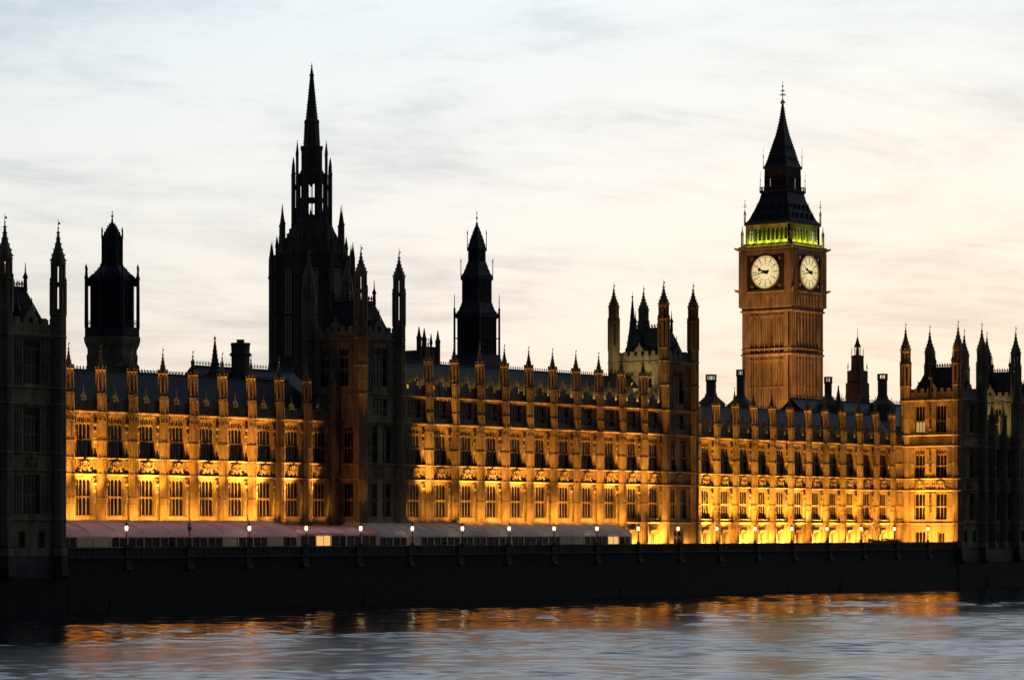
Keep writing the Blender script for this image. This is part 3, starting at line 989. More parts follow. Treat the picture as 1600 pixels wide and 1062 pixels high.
# ------------------------------------------------------------------ clock tower
def clock_tower():
    o = thing('clock_tower', 'tall floodlit clock tower with two glowing dials and green lit belfry', 'clock tower', (155.6, 60, T))
    H6 = 6.03
    zs0, zs1 = 0, 48.6
    m = MB()
    m.box(-H6 + .6, H6 - .6, -H6 + .6, H6 - .6, 0, 61)
    for q in range(4):
        m.at(0, 0, 0, q * pi / 2)
        for sg in (-1, 1):                       # corner piers
            m.box(sg * (H6 - .8) - .8, sg * (H6 - .8) + .8, -H6 + (.003 if sg < 0 else 0), -H6 + .8, 0, zs1)
            m.box(sg * (H6 - 1.6) - .1, sg * (H6 - 1.6) + .1, -H6 - .14, -H6, 0, zs1)
            m.box(sg * (H6 - .8) - .1, sg * (H6 - .8) + .1, -H6 - .10, -H6, 0, zs1)
            m.box(sg * (H6 - .2) - .1, sg * (H6 - .2) + .1, -H6 - .12, -H6, 0, zs1)
        nr = 14
        for i in range(nr + 1):
            x = -4.3 + 8.6 * i / nr
            big = i % 2 == 0
            m.box(x - (.12 if big else .07), x + (.12 if big else .07), -H6 + (.0 if big else .14), -H6 + .65, 0, zs1)
        for za, zb in ((0, 14), (14.6, 25.8), (26.4, 38.4), (41, 47.6)):
            for i in range(nr):
                x = -4.3 + 8.6 * (i + .5) / nr
                for zt in (zb, (za + zb) / 2 + .4) if zb - za > 8 else (zb,):
                    m.poly([(x - .26, zt), (x - .26, zt - .8), (x - .14, zt - .35), (x, zt - .15), (x + .14, zt - .35), (x + .26, zt - .8), (x + .26, zt)], -H6 + .16, -H6 + .65)
    m.at()
    part('shaft', m.mesh('clock_shaft', STONE), o)
    sl = MB()
    for q in range(4):
        sl.at(0, 0, 0, q * pi / 2)
        for i in (4, 5, 8, 9):
            x = -4.3 + 8.6 * (i + .5) / 14
            for za, zb in ((15.5, 25.0), (27.2, 37.6), (41.2, 46.6), (1, 13)):
                sl.box(x - .17, x + .17, -H6 + .54, -H6 + .62, za, zb)
    sl.at()
    part('slit_window', sl.mesh('slit_window', GLASS), o)
    for z, p, h in ((14.3, .22, .5), (26.1, .22, .6), (39.6, .25, .5), (40.7, .18, .3), (48.6, .35, .5)):
        part('string_course', MB().lathe([(H6 - .2, z - h), (H6 + p, z - h * .5), (H6 + p, z), (H6 - .2, z + .2)], 4, sq=True).mesh('clock_string', STONE), o)
    # corbelled band below the dials and the clock stage
    HC = 6.45
    b = MB().lathe([(H6, 48.4), (HC - .25, 49.2), (HC - .25, 52.0), (HC + .1, 52.3), (HC + .1, 52.6), (HC - .1, 52.7), (HC - .1, 60.9), (HC + .25, 61.2), (HC + .25, 61.8), (HC - .1, 62.0)], 4, sq=True)
    for q in range(4):
        b.at(0, 0, 0, q * pi / 2)
        for i in range(9):
            x = -4.6 + 9.2 * i / 8
            b.box(x - .16, x + .16, -HC + .02, -HC + .3, 49.3, 52)
            if i < 8:
                b.poly([(x + .16, 52), (x + .16, 51.0), (x + .55, 51.6), (x + .99, 51.0), (x + .99, 52)], -HC + .06, -HC + .3)
        for sg in (-1, 1):
            b.box(sg * (HC - .85) - .85, sg * (HC - .85) + .85, -HC - .16, -HC + .12, 49.3, 60.9)
            for d in (.2, .85, 1.5):
                b.box(sg * (HC - d) - .1, sg * (HC - d) + .1, -HC - .3, -HC - .16, 49.4, 60.8)
        b.box(-HC + 1.7, HC - 1.7, -HC - .12, -HC + .12, 60.0, 60.9)
    b.at()
    part('clock_stage', b.mesh('clock_stage', STONE), o)
    # dials
    fr = MB(); dl = MB(); ir = MB(); hh = MB(); gd = MB()
    R = 3.45; zc_ = 56.45
    def ring(m, r0, r1, y0, y1, n=48):
        for i in range(n):
            a, b_ = 2 * pi * i / n, 2 * pi * (i + 1) / n
            m.poly([(r0 * sin(a), zc_ + r0 * cos(a)), (r1 * sin(a), zc_ + r1 * cos(a)), (r1 * sin(b_), zc_ + r1 * cos(b_)), (r0 * sin(b_), zc_ + r0 * cos(b_))], y0, y1)
    def bar(m, ang, r0, r1, w0, w1, y0, y1):
        s_, c_ = sin(ang), cos(ang)
        m.poly([(r0 * s_ + w0 * c_, zc_ + r0 * c_ - w0 * s_), (r1 * s_ + w1 * c_, zc_ + r1 * c_ - w1 * s_), (r1 * s_ - w1 * c_, zc_ + r1 * c_ + w1 * s_), (r0 * s_ - w0 * c_, zc_ + r0 * c_ + w0 * s_)], y0, y1)
    yf = -HC + .1
    faces_ = []
    for q in range(4):
        fr.at(0, 0, 0, q * pi / 2); ir.at(0, 0, 0, q * pi / 2); hh.at(0, 0, 0, q * pi / 2); gd.at(0, 0, 0, q * pi / 2)
        for m_, a, b_ in ((fr, 4.55, 4.25),):
            m_.box(-4.5, 4.5, yf - .06, yf, 52.75, 60.0)
            m_.box(-4.5, -4.2, yf - .25, yf - .06, 52.75, 60.0); m_.box(4.2, 4.5, yf - .25, yf - .06, 52.75, 60.0)
            m_.box(-4.2, 4.2, yf - .25, yf - .06, 59.75, 60.0); m_.box(-4.2, 4.2, yf - .25, yf - .06, 52.75, 52.98)
        for i in range(22):
            z = 53.0 + i * .32
            for sg in (-1, 1):
                gd.box(sg * 4.35 - .06, sg * 4.35 + .06, yf - .29, yf - .25, z, z + .14)
        for sx in (-1, 1):
            for sz in (-1, 1):
                gd.ball(sx * 3.45, yf - .1, zc_ + sz * 2.85, .42, .12, .42, 8, 4)
        gd.poly([(R * 1.04 * sin(2 * pi * i / 40), zc_ + R * 1.04 * cos(2 * pi * i / 40)) for i in range(40)], yf - .10, yf - .06) if False else None
        ring(gd, R, R + .16, yf - .32, yf - .06)
        d = yf - .20
        ring(ir, R - .10, R, d - .05, d); ring(ir, 2.92, 2.98, d - .04, d); ring(ir, 2.36, 2.42, d - .04, d); ring(ir, 1.70, 1.76, d - .04, d); ring(ir, 3.2, 3.23, d - .04, d)
        for i in range(12):
            bar(ir, i * pi / 6, 1.7, R, .05, .055, d - .05, d)
            bar(ir, i * pi / 6 + .0, 2.42, 2.92, .10, .10, d - .045, d)
        for i in range(60):
            bar(ir, i * pi / 30, 2.92, 3.4, .022, .022, d - .04, d)
        mi = 2 * pi * 43 / 60; ho = 2 * pi * (9 + 43 / 60) / 12
        dh = d - .14
        bar(hh, mi, -.9, 3.25, .16, .05, dh - .08, dh); bar(hh, mi, -1.0, -.5, .28, .2, dh - .08, dh)
        bar(hh, ho, -.7, 1.55, .20, .17, dh - .18, dh - .1); bar(hh, ho, 1.2, 1.9, .42, .05, dh - .18, dh - .1); bar(hh, ho, -.85, -.4, .34, .2, dh - .18, dh - .1)
        ring(hh, 0.02, .4, dh - .1, dh - .02, 12)
    fo = part('dial_frame', fr.mesh('dial_frame', CASTIRON), o)
    part('dial_gilding', gd.mesh('dial_gilding', GILT), fo)
    disc = MB()
    disc.poly([((R - .02) * sin(2 * pi * i / 48), zc_ + (R - .02) * cos(2 * pi * i / 48)) for i in range(48)], yf - .2, yf - .07)
    dm = disc.mesh('dial', OPAL)
    for q in range(4):
        part('clock_dial', dm, o, (0, 0, 0), q * pi / 2)
    part('dial_tracery', ir.mesh('dial_tracery', DIALIRON), o)
    part('clock_hands', hh.mesh('clock_hands', HANDIRON), o)
    # belfry
    bf = MB()
    HB = 5.55
    bf.lathe([(HB + .5, 61.9), (HB + .5, 62.5), (HB + .2, 62.55)], 4, sq=True)
    part('louvre_core', MB().box(-4.1, 4.1, -4.1, 4.1, 62.3, 67).mesh('louvre_core', CASTIRON), o)
    for q in range(4):
        bf.at(0, 0, 0, q * pi / 2)
        for sg in (-1, 1):
            bf.box(sg * (HB - .35) - .35, sg * (HB - .35) + .35, -HB + (.003 if sg < 0 else 0), -HB + .7, 62.5, 66.4)
        n = 9
        for i in range(n + 1):
            x = -4.8 + 9.6 * i / n
            bf.box(x - .12, x + .12, -HB + .1, -HB + .4, 62.5, 66.2)
            bf.box(x - .16, x + .16, -HB + .06, -HB + .44, 64.6, 64.8)
            if i < n:
                k = 9.6 / n / 2 - .12
                xm = x + 9.6 / n / 2
                bf.poly([(xm - k, 66.2), (xm - k, 65.0), (xm - k * .6, 65.6), (xm, 65.95), (xm + k * .6, 65.6), (xm + k, 65.0), (xm + k, 66.2)], -HB + .14, -HB + .36)
                bf.poly([(xm - k, 62.5), (xm + k, 62.5), (xm + k, 63.0), (xm, 63.15), (xm - k, 63.0)], -HB + .2, -HB + .3)
        for i in range(18):
            x = -5.2 + 10.4 * i / 17
            bf.poly([(x - .16, 66.3), (x + .16, 66.3), (x + .12, 66.75), (x, 67.0), (x - .12, 66.75)], -HB - .12, -HB + .0)
    bf.at()
    bf.lathe([(HB - .5, 66.15), (HB + .05, 66.25), (HB + .05, 66.45), (HB - .5, 66.6)], 4, sq=True)
    part('belfry', bf.mesh('belfry', STONE), o)
    # roofs
    r1 = MB().lathe([(HB + .18, 66.5), (HB + .18, 66.8), (5.1, 67.6), (4.6, 68.8), (4.07, 70.2), (3.5, 71.8), (3.2, 73.2)], 4, sq=True)
    rr = MB()
    for q in range(4):
        r1.at(0, 0, 0, q * pi / 2)
        for z, hw_, n in ((67.7, 5.05, 5), (69.6, 4.3, 5), ):
            for i in range(n):
                x = (-1 + 2 * i / (n - 1)) * (hw_ * .72)
                y = -hw_
                r1.add([(x - .34, y - .12, z), (x + .34, y - .12, z), (x, y - .12, z + 1.15), (x - .34, y + .8, z), (x + .34, y + .8, z), (x, y + 1.0, z + 1.15)], [(0, 1, 2), (0, 2, 5, 3), (1, 4, 5, 2)])
                r1.box(x - .03, x + .03, y - .15, y - .09, z + 1.0, z + 1.6)
        for i in range(24):
            x = -5.5 + 11 * i / 23
            r1.poly([(x - .12, 66.8), (x + .12, 66.8), (x, 67.15)], -HB - .2, -HB - .12)
    r1.at()
    part('roof', r1.mesh('lower_roof', CASTIRON), o)
    ln = MB().lathe([(3.2, 73.1), (3.45, 73.3), (3.45, 73.75), (3.0, 73.8)], 4, sq=True)
    ln.box(-1.6, 1.6, -1.6, 1.6, 73.7, 78.4)
    for q in range(4):
        ln.at(0, 0, 0, q * pi / 2)
        for i in range(8):
            x = -2.55 + 5.1 * i / 7
            ln.box(x - (.24 if i in (0, 7) else .13), x + (.24 if i in (0, 7) else .13), -2.72, -2.45, 73.8, 77.0)
            if i < 7:
                x2 = x + 5.1 / 14
                ln.poly([(x2 - .24, 77.0), (x2 - .24, 76.3), (x2, 76.8), (x2 + .24, 76.3), (x2 + .24, 77.0)], -2.66, -2.5)
        ln.box(-2.7, 2.7, -2.75, -2.4, 77.0, 78.3)
        for i in range(10):
            x = -2.4 + 4.8 * i / 9
            ln.box(x - .06, x + .06, -2.8, -2.75, 77.1, 78.2)
        for i in range(14):
            x = -3.4 + 6.8 * i / 13
            ln.box(x - .05, x + .05, -3.5, -3.4, 73.3, 74.5)
        ln.box(-3.4, 3.4, -3.48, -3.42, 74.4, 74.5)
    ln.at()
    part('lantern', ln.mesh('lantern', CASTIRON), o)
    prof = [(2.95, 78.3), (2.95, 78.6), (2.6, 79.2), (2.3, 80.2), (1.95, 81.8), (1.5, 83.6), (1.07, 85.3), (.7, 87.3), (.42, 89.2), (.2, 91.4), (.16, 92.0)]
    sp = MB().lathe(prof, 4, sq=True)
    for k in range(22):
        z = 78.8 + k * .58
        for (ra, za), (rb, zb) in zip(prof[:-1], prof[1:]):
            if za <= z <= zb: r = ra + (rb - ra) * (z - za) / (zb - za)
        for q in range(4):
            a = pi / 4 + q * pi / 2
            sp.ball((r * 1.414 + .06) * cos(a), (r * 1.414 + .06) * sin(a), z, .13, n=4, m=2)
    for q in range(4):
        sp.at(0, 0, 0, q * pi / 2)
        for z, hw_, n in ((79.9, 2.35, 3), (82.2, 1.85, 2)):
            for i in range(n):
                x = (-1 + 2 * (i + .5) / n) * hw_ * .7
                sp.add([(x - .2, -hw_ - .08, z), (x + .2, -hw_ - .08, z), (x, -hw_ - .08, z + .8), (x - .2, -hw_ + .5, z), (x + .2, -hw_ + .5, z), (x, -hw_ + .5, z + .8)], [(0, 1, 2), (0, 2, 5, 3), (1, 4, 5, 2)])
    sp.at()
    part('spire', sp.mesh('spire', CASTIRON), o)
    fi = MB().lathe([(.2, 91.8), (.5, 92.1), (.55, 92.35), (.25, 92.6), (.1, 93.0), (.07, 95.0)], 8)
    fi.ball(0, 0, 95.6, .22); fi.lathe([(.06, 95), (.04, 96.6)], 4); fi.ball(0, 0, 96.5, .1)
    for q in range(4):
        fi.at(0, 0, 0, q * pi / 2)
        fi.poly([(0, 93.4), (.35, 93.9), (.6, 93.8), (.62, 93.9), (.35, 94.05), (0, 93.6)], -.03, .03); fi.ball(.66, 0, 93.75, .12, n=5, m=3)
        fi.poly([(0, 94.3), (.25, 94.7), (.4, 94.6), (.25, 94.85), (0, 94.5)], -.03, .03); fi.ball(.42, 0, 94.6, .09, n=5, m=3)
    fi.at()
    part('finial', fi.mesh('finial', GILT), o)
    cp = MB()
    cp.lathe([(.32, 0), (.32, 2.6), (.42, 2.7), (.12, 3.6), (.05, 4.6)], 6)
    cpm = cp.mesh('corner_pinnacle', STONE)
    ip = MB().lathe([(.12, 0), (.09, 2.6), (.18, 2.7), (.05, 3.4), (.04, 5.2)], 5)
    ip.box(-.5, .5, -.03, .03, 3.9, 4.05); ip.ball(0, 0, 4.4, .14); ip.ball(0, 0, 5.2, .1)
    for sx in (-.32, .32):
        ip.lathe([(.05, 0), (.04, 2.2), (.09, 2.3), (.02, 2.9)], 4, sx, 0)
    ipm = ip.mesh('roof_pinnacle', IRON)
    ip2 = MB().lathe([(.08, 0), (.06, 2.2), (.13, 2.3), (.03, 2.8), (.02, 4.4)], 5); ip2.ball(0, 0, 3.6, .08)
    ip2m = ip2.mesh('lantern_pinnacle', IRON)
    gg = MB().poly([(0, 0), (1.2, .5), (1.3, .9), (.9, .85), (0, .7)], -.15, .15)
    ggm = gg.mesh('gargoyle', STONE)
    for q in range(4):
        a = pi / 4 + q * pi / 2
        part('corner_pinnacle', cpm, o, (8.55 * cos(a), 8.55 * sin(a), 61.8))
        part('roof_pinnacle', ipm, o, (8.0 * cos(a), 8.0 * sin(a), 66.4))
        part('lantern_pinnacle', ip2m, o, (4.75 * cos(a), 4.75 * sin(a), 73.5))
        part('lantern_pinnacle', ip2m, o, (4.1 * cos(a), 4.1 * sin(a), 78.5))
        part('gargoyle', ggm, o, (9.0 * cos(a), 9.0 * sin(a), 60.9), a)
        part('gargoyle', ggm, o, (8.9 * cos(a), 8.9 * sin(a), 52.2), a)
    # green floodlights on the belfry floor
    for q in range(4):
        a = q * pi / 2
        for dx in (-3.4, 0, 3.4):
            x, y = dx, -5.0
            point((155.6 + x * cos(a) - y * sin(a), 60 + x * sin(a) + y * cos(a), T + 62.8), 22, (0.30, 1.0, 0.05), .3)
        for dx in (-4.2, -2.1, 0, 2.1, 4.2):
            x, y = dx, -6.05
            point((155.6 + x * cos(a) - y * sin(a), 60 + x * sin(a) + y * cos(a), T + 62.9), 90, (0.72, 1.0, 0.05), .15)
    return o
clock_tower()

# ------------------------------------------------------------------ tall spired tower behind
def spired_tower():
    o = thing('spired_tower', 'tallest dark octagonal tower tapering to a crocketed needle spire', 'tower', (50.8, 97, T))
    m = MB()
    R0 = 6.9
    m.lathe([(R0 + .5, 0), (R0 + .4, 33), (R0, 33.4), (R0, 43.0), (R0 + .2, 43.3), (R0, 43.5), (R0 - .1, 54.2), (R0 + .25, 54.6), (R0 + .2, 55.2), (5.6, 57.4), (4.6, 59.2), (3.7, 61.2), (3.4, 61.6)], 8)
    for i in range(8):
        a = pi / 8 + i * pi / 4
        m.at(0, 0, 0, a)
        m.box(R0 - .2, R0 + .7, -.5, .5, 28, 54.6)
    m.at()
    for i in range(16):
        a = pi / 16 + i * pi / 8
        rr = 6.55 if i % 2 else 6.75
        m.lathe([(.3, 53.5), (.28, 56.0), (.38, 56.2), (.06, 58.2)], 5, rr * cos(a), rr * sin(a))
    for i in range(8):
        a = pi / 8 + i * pi / 4
        for k in range(7):
            t = k / 6
            r_ = 6.3 * (1 - t) + 3.6 * t
            m.ball(r_ * cos(a), r_ * sin(a), 55.8 + 5.4 * t, .3, n=4, m=2)
        m.lathe([(.35, 59), (.3, 62.4), (.4, 62.6), (.05, 64.2)], 5, 3.9 * cos(a + pi / 8), 3.9 * sin(a + pi / 8))
        m.at(0, 0, 0, i * pi / 4)
        m.poly([(-1.6, 54.8), (1.6, 54.8), (.5, 57.0), (0, 58.4), (-.5, 57.0)], -6.2, -5.9)
    m.at()
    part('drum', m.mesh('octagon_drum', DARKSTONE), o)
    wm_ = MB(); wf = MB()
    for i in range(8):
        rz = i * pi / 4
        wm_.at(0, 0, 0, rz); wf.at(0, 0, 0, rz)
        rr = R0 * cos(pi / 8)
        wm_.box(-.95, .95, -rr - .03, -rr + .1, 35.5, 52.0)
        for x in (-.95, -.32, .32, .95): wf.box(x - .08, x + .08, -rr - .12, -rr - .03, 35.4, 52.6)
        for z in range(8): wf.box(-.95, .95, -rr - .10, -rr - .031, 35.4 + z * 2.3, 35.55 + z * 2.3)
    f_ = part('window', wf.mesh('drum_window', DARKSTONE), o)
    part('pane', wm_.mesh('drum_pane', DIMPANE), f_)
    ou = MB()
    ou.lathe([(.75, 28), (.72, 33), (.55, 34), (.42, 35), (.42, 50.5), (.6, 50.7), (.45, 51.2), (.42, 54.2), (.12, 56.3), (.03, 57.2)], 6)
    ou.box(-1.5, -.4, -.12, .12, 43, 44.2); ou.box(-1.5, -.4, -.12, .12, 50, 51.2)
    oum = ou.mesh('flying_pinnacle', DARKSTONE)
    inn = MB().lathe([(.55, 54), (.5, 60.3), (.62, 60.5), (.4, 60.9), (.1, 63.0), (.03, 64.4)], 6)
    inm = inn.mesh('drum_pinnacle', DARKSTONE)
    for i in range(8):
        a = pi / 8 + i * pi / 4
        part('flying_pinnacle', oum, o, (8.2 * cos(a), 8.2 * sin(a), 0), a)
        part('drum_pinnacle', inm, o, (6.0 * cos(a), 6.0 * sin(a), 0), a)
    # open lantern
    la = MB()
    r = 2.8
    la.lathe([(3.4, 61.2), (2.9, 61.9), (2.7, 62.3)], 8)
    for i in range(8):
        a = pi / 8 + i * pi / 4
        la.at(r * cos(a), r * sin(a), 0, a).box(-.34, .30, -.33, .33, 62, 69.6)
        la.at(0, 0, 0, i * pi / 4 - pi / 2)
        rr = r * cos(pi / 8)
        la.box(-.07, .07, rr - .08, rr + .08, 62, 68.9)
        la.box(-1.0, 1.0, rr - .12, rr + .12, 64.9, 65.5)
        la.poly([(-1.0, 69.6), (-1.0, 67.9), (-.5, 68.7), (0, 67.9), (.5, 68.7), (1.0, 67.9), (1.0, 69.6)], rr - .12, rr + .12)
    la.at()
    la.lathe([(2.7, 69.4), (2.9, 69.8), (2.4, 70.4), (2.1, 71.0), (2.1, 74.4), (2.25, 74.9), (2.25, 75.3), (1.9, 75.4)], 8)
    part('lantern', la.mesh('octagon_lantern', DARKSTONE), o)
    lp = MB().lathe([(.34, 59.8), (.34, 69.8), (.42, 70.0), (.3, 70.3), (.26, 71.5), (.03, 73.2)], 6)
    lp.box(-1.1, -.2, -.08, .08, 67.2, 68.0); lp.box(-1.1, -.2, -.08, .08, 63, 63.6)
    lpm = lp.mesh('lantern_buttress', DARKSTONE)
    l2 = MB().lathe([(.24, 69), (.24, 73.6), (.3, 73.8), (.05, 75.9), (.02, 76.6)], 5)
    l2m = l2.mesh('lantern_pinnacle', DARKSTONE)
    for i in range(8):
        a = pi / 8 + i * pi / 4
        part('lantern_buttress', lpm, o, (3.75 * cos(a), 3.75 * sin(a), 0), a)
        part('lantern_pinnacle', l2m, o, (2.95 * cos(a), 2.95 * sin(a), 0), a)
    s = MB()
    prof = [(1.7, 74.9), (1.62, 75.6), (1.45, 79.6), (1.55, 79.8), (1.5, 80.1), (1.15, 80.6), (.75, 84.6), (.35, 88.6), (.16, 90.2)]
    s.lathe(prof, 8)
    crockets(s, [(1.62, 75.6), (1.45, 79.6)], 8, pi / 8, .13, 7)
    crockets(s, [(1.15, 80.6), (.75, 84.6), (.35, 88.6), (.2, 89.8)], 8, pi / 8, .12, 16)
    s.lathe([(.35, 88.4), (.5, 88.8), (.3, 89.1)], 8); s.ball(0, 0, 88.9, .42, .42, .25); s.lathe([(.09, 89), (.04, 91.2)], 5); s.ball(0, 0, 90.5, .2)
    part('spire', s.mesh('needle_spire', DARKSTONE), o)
spired_tower()

# ------------------------------------------------------------------ roofs, towers and chimneys behind the river front
def lantern_tower():
    o = thing('lantern_tower', 'dark octagonal lantern tower with domed roof and small cupola behind the left range', 'tower', (-55.4, 40, T))
    m = MB().lathe([(3.9, 0), (3.9, 29.8), (4.3, 30.6), (4.45, 31.2), (4.45, 31.6)], 8)
    for i in range(8):
        a = i * pi / 4
        m.at(0, 0, 0, a - pi / 2)
        rr = 3.9 * cos(pi / 8)
        for k in range(-2, 3):
            m.box(k * .6 - .07, k * .6 + .07, rr - .02, rr + .1, 15, 28.4)
            m.poly([(k * .6 - .3, 29), (k * .6 - .3, 28.2), (k * .6, 28.7), (k * .6 + .3, 28.2), (k * .6 + .3, 29)], rr - .02, rr + .12)
    m.at()
    part('base', m.mesh('lantern_base', STONE), o)
    b = MB().lathe([(4.3, 31.6), (4.3, 33.0), (3.3, 33.1), (3.2, 33.6), (3.2, 39.5), (3.35, 39.8), (3.3, 40.2), (2.9, 41.0), (2.2, 41.8), (1.75, 42.2)], 8)
    for i in range(8):
        a = pi / 8 + i * pi / 4
        b.at(0, 0, 0, a)
        b.box(3.05, 3.4, -.16, .16, 33, 39.6)
        b.lathe([(.25, 33), (.22, 40.2), (.32, 40.4), (.2, 40.6), (.12, 41.6), (.2, 41.8), (.03, 42.4)], 6, 4.1, 0)
        b.add([(3.2, -.12, 39.3), (4.1, -.12, 39.3), (4.1, -.12, 40.0), (3.0, -.12, 41.0), (3.2, .12, 39.3), (4.1, .12, 39.3), (4.1, .12, 40.0), (3.0, .12, 41.0)], [(0, 1, 2, 3), (4, 7, 6, 5), (0, 4, 5, 1), (2, 6, 7, 3)])
        b.at(0, 0, 0, i * pi / 4 - pi / 2)
        b.box(-1.5, 1.5, 3.72, 3.8, 33.5, 33.6); b.box(-1.5, 1.5, 3.72, 3.8, 33.9, 34.0)
        for k in (-.7, 0, .7): b.box(k - .06, k + .06, 2.9, 3.1, 33.4, 39.4)
    b.at()
    part('gallery', b.mesh('lantern_gallery', CASTIRON), o)
    c = MB().lathe([(1.7, 42.0), (1.55, 42.4), (1.55, 46.0), (1.7, 46.2), (1.6, 46.4), (1.25, 47.0), (.8, 47.9), (.35, 48.5), (.12, 48.8)], 8)
    for i in range(8):
        a = pi / 8 + i * pi / 4
        c.lathe([(.09, 42), (.09, 47.3), (.15, 47.4), (.02, 48.0)], 4, 1.6 * cos(a), 1.6 * sin(a))
    c.lathe([(.12, 48.6), (.16, 49.0), (.06, 49.4), (.05, 50.4)], 6); c.ball(0, 0, 49.6, .2); c.ball(0, 0, 50.2, .1)
    for i in range(8):
        a = pi / 8 + i * pi / 4
        for r_, z_ in ((1.15, 47.2), (.95, 47.6), (.7, 48.1), (.45, 48.4), (3.1, 40.6), (2.7, 41.3), (2.2, 41.85)):
            c.ball((r_ + .05) * cos(a), (r_ + .05) * sin(a), z_, .13, n=4, m=2)
        c.at(0, 0, 0, i * pi / 4 - pi / 2)
        c.box(-.08, .08, 1.36, 1.5, 42.4, 46.0); c.box(-.62, .62, 1.40, 1.5, 44.2, 44.35)
        c.poly([(-.3, 46.3), (.3, 46.3), (0, 47.2)], 1.5, 1.62)
    c.at()
    part('cupola', c.mesh('lantern_cupola', CASTIRON), o)
lantern_tower()
def stepped_tower():
    o = thing('stepped_tower', 'dark square ventilation tower of three shrinking tiers with pointed cap behind the middle range', 'tower', (42.4, 50, T)); o.scale = (.85, .85, 1)
    m = MB()
    m.box(-3.9, 3.9, -3.9, 3.9, 0, 30.0)
    m.lathe([(4.0, 29.5), (4.1, 31.0), (3.5, 33.5), (3.5, 34.0)], 4, sq=True)
    m.lathe([(2.9, 33.9), (2.9, 40.3), (3.2, 40.5), (3.2, 40.9), (2.5, 42.2), (2.25, 43.2)], 4, sq=True)
    for q in range(4):
        m.at(0, 0, 0, q * pi / 2)
        for k in range(-3, 4):
            m.box(k * .8 - .12, k * .8 + .12, -3.05, -2.88, 34, 40.3)
        m.box(-3.4, 3.4, -3.44, -3.36, 36.8, 36.95)
    m.at()
    for q in range(4):
        m.at(0, 0, 0, q * pi / 2)
        for i in range(9):
            x = -3.0 + 6.0 * i / 8
            m.poly([(x - .12, 40.8), (x + .12, 40.8), (x, 41.5)], -3.22, -3.1)
        for r_, z_ in ((2.85, 41.5), (2.5, 42.25)): m.ball(r_, -r_, z_, .2, n=4, m=2)
    m.at()
    part('base', m.mesh('stepped_base', CASTIRON), o)
    u = MB().lathe([(2.2, 43.1), (2.2, 47.0), (2.4, 47.3), (2.4, 47.5), (1.9, 48.6), (1.4, 50.2), (1.35, 50.4)], 4, sq=True)
    for q in range(4):
        u.at(0, 0, 0, q * pi / 2)
        for k in range(-2, 3):
            u.box(k * .75 - .1, k * .75 + .1, -2.32, -2.18, 43.2, 47.0)
    u.at()
    for q in range(4):
        u.at(0, 0, 0, q * pi / 2)
        for i in range(7):
            x = -2.2 + 4.4 * i / 6
            u.poly([(x - .1, 47.4), (x + .1, 47.4), (x, 48.0)], -2.42, -2.3)
        for r_, z_ in ((2.15, 48.1), (1.85, 48.7), (1.55, 49.6)): u.ball(r_, -r_, z_, .18, n=4, m=2)
    u.at()
    part('middle_tier', u.mesh('stepped_middle', CASTIRON), o)
    c = MB().lathe([(1.3, 50.3), (1.3, 52.3), (1.4, 52.6), (.95, 54.4), (.5, 55.9), (.2, 56.8)], 4, sq=True)
    c.lathe([(.2, 56.7), (.32, 57.0), (.08, 57.4), (.06, 59.2)], 6); c.ball(0, 0, 58.1, .22); c.ball(0, 0, 59.0, .14)
    def ridge(mb, pts, crest_z, hw_, n):
        for q in range(4):
            mb.at(0, 0, 0, q * pi / 2)
            for i in range(n):
                x = -hw_ + .1 + (2 * hw_ - .2) * i / (n - 1)
                if crest_z: mb.poly([(x - .12, crest_z - .1), (x + .12, crest_z - .1), (x, crest_z + .55)], -hw_ - .03, -hw_ + .08)
            for r_, z_ in pts: mb.ball(r_, -r_, z_, .17, n=4, m=2)
        mb.at()
    ridge(c, ((1.2, 53.4), (1.0, 54.2), (.8, 54.9), (.58, 55.6), (.38, 56.2)), 0, 1, 2)
    for q in range(4):
        c.at(0, 0, 0, q * pi / 2)
        for k in (-.6, 0, .6): c.box(k - .07, k + .07, -1.42, -1.28, 50.5, 52.4)
    c.at()
    part('cap', c.mesh('stepped_cap', CASTIRON), o)
    p = MB().lathe([(.24, 0), (.22, 8.2), (.30, 8.3), (.1, 8.6), (.08, 10.4), (.03, 11.0)], 5)
    pm = p.mesh('corner_pole', CASTIRON)
    p2 = MB().lathe([(.10, 0), (.08, 3.0), (.15, 3.1), (.03, 3.8)], 5).mesh('corner_rod', CASTIRON)
    for q in range(4):
        a = pi / 4 + q * pi / 2
        part('corner_pole', pm, o, (3.3 * 1.414 * cos(a), 3.3 * 1.414 * sin(a), 33.7))
        part('corner_rod', p2, o, (2.35 * 1.414 * cos(a), 2.35 * 1.414 * sin(a), 47.2))
        part('corner_rod', p2, o, (1.4 * 1.414 * cos(a), 1.4 * 1.414 * sin(a), 52.2))
stepped_tower()
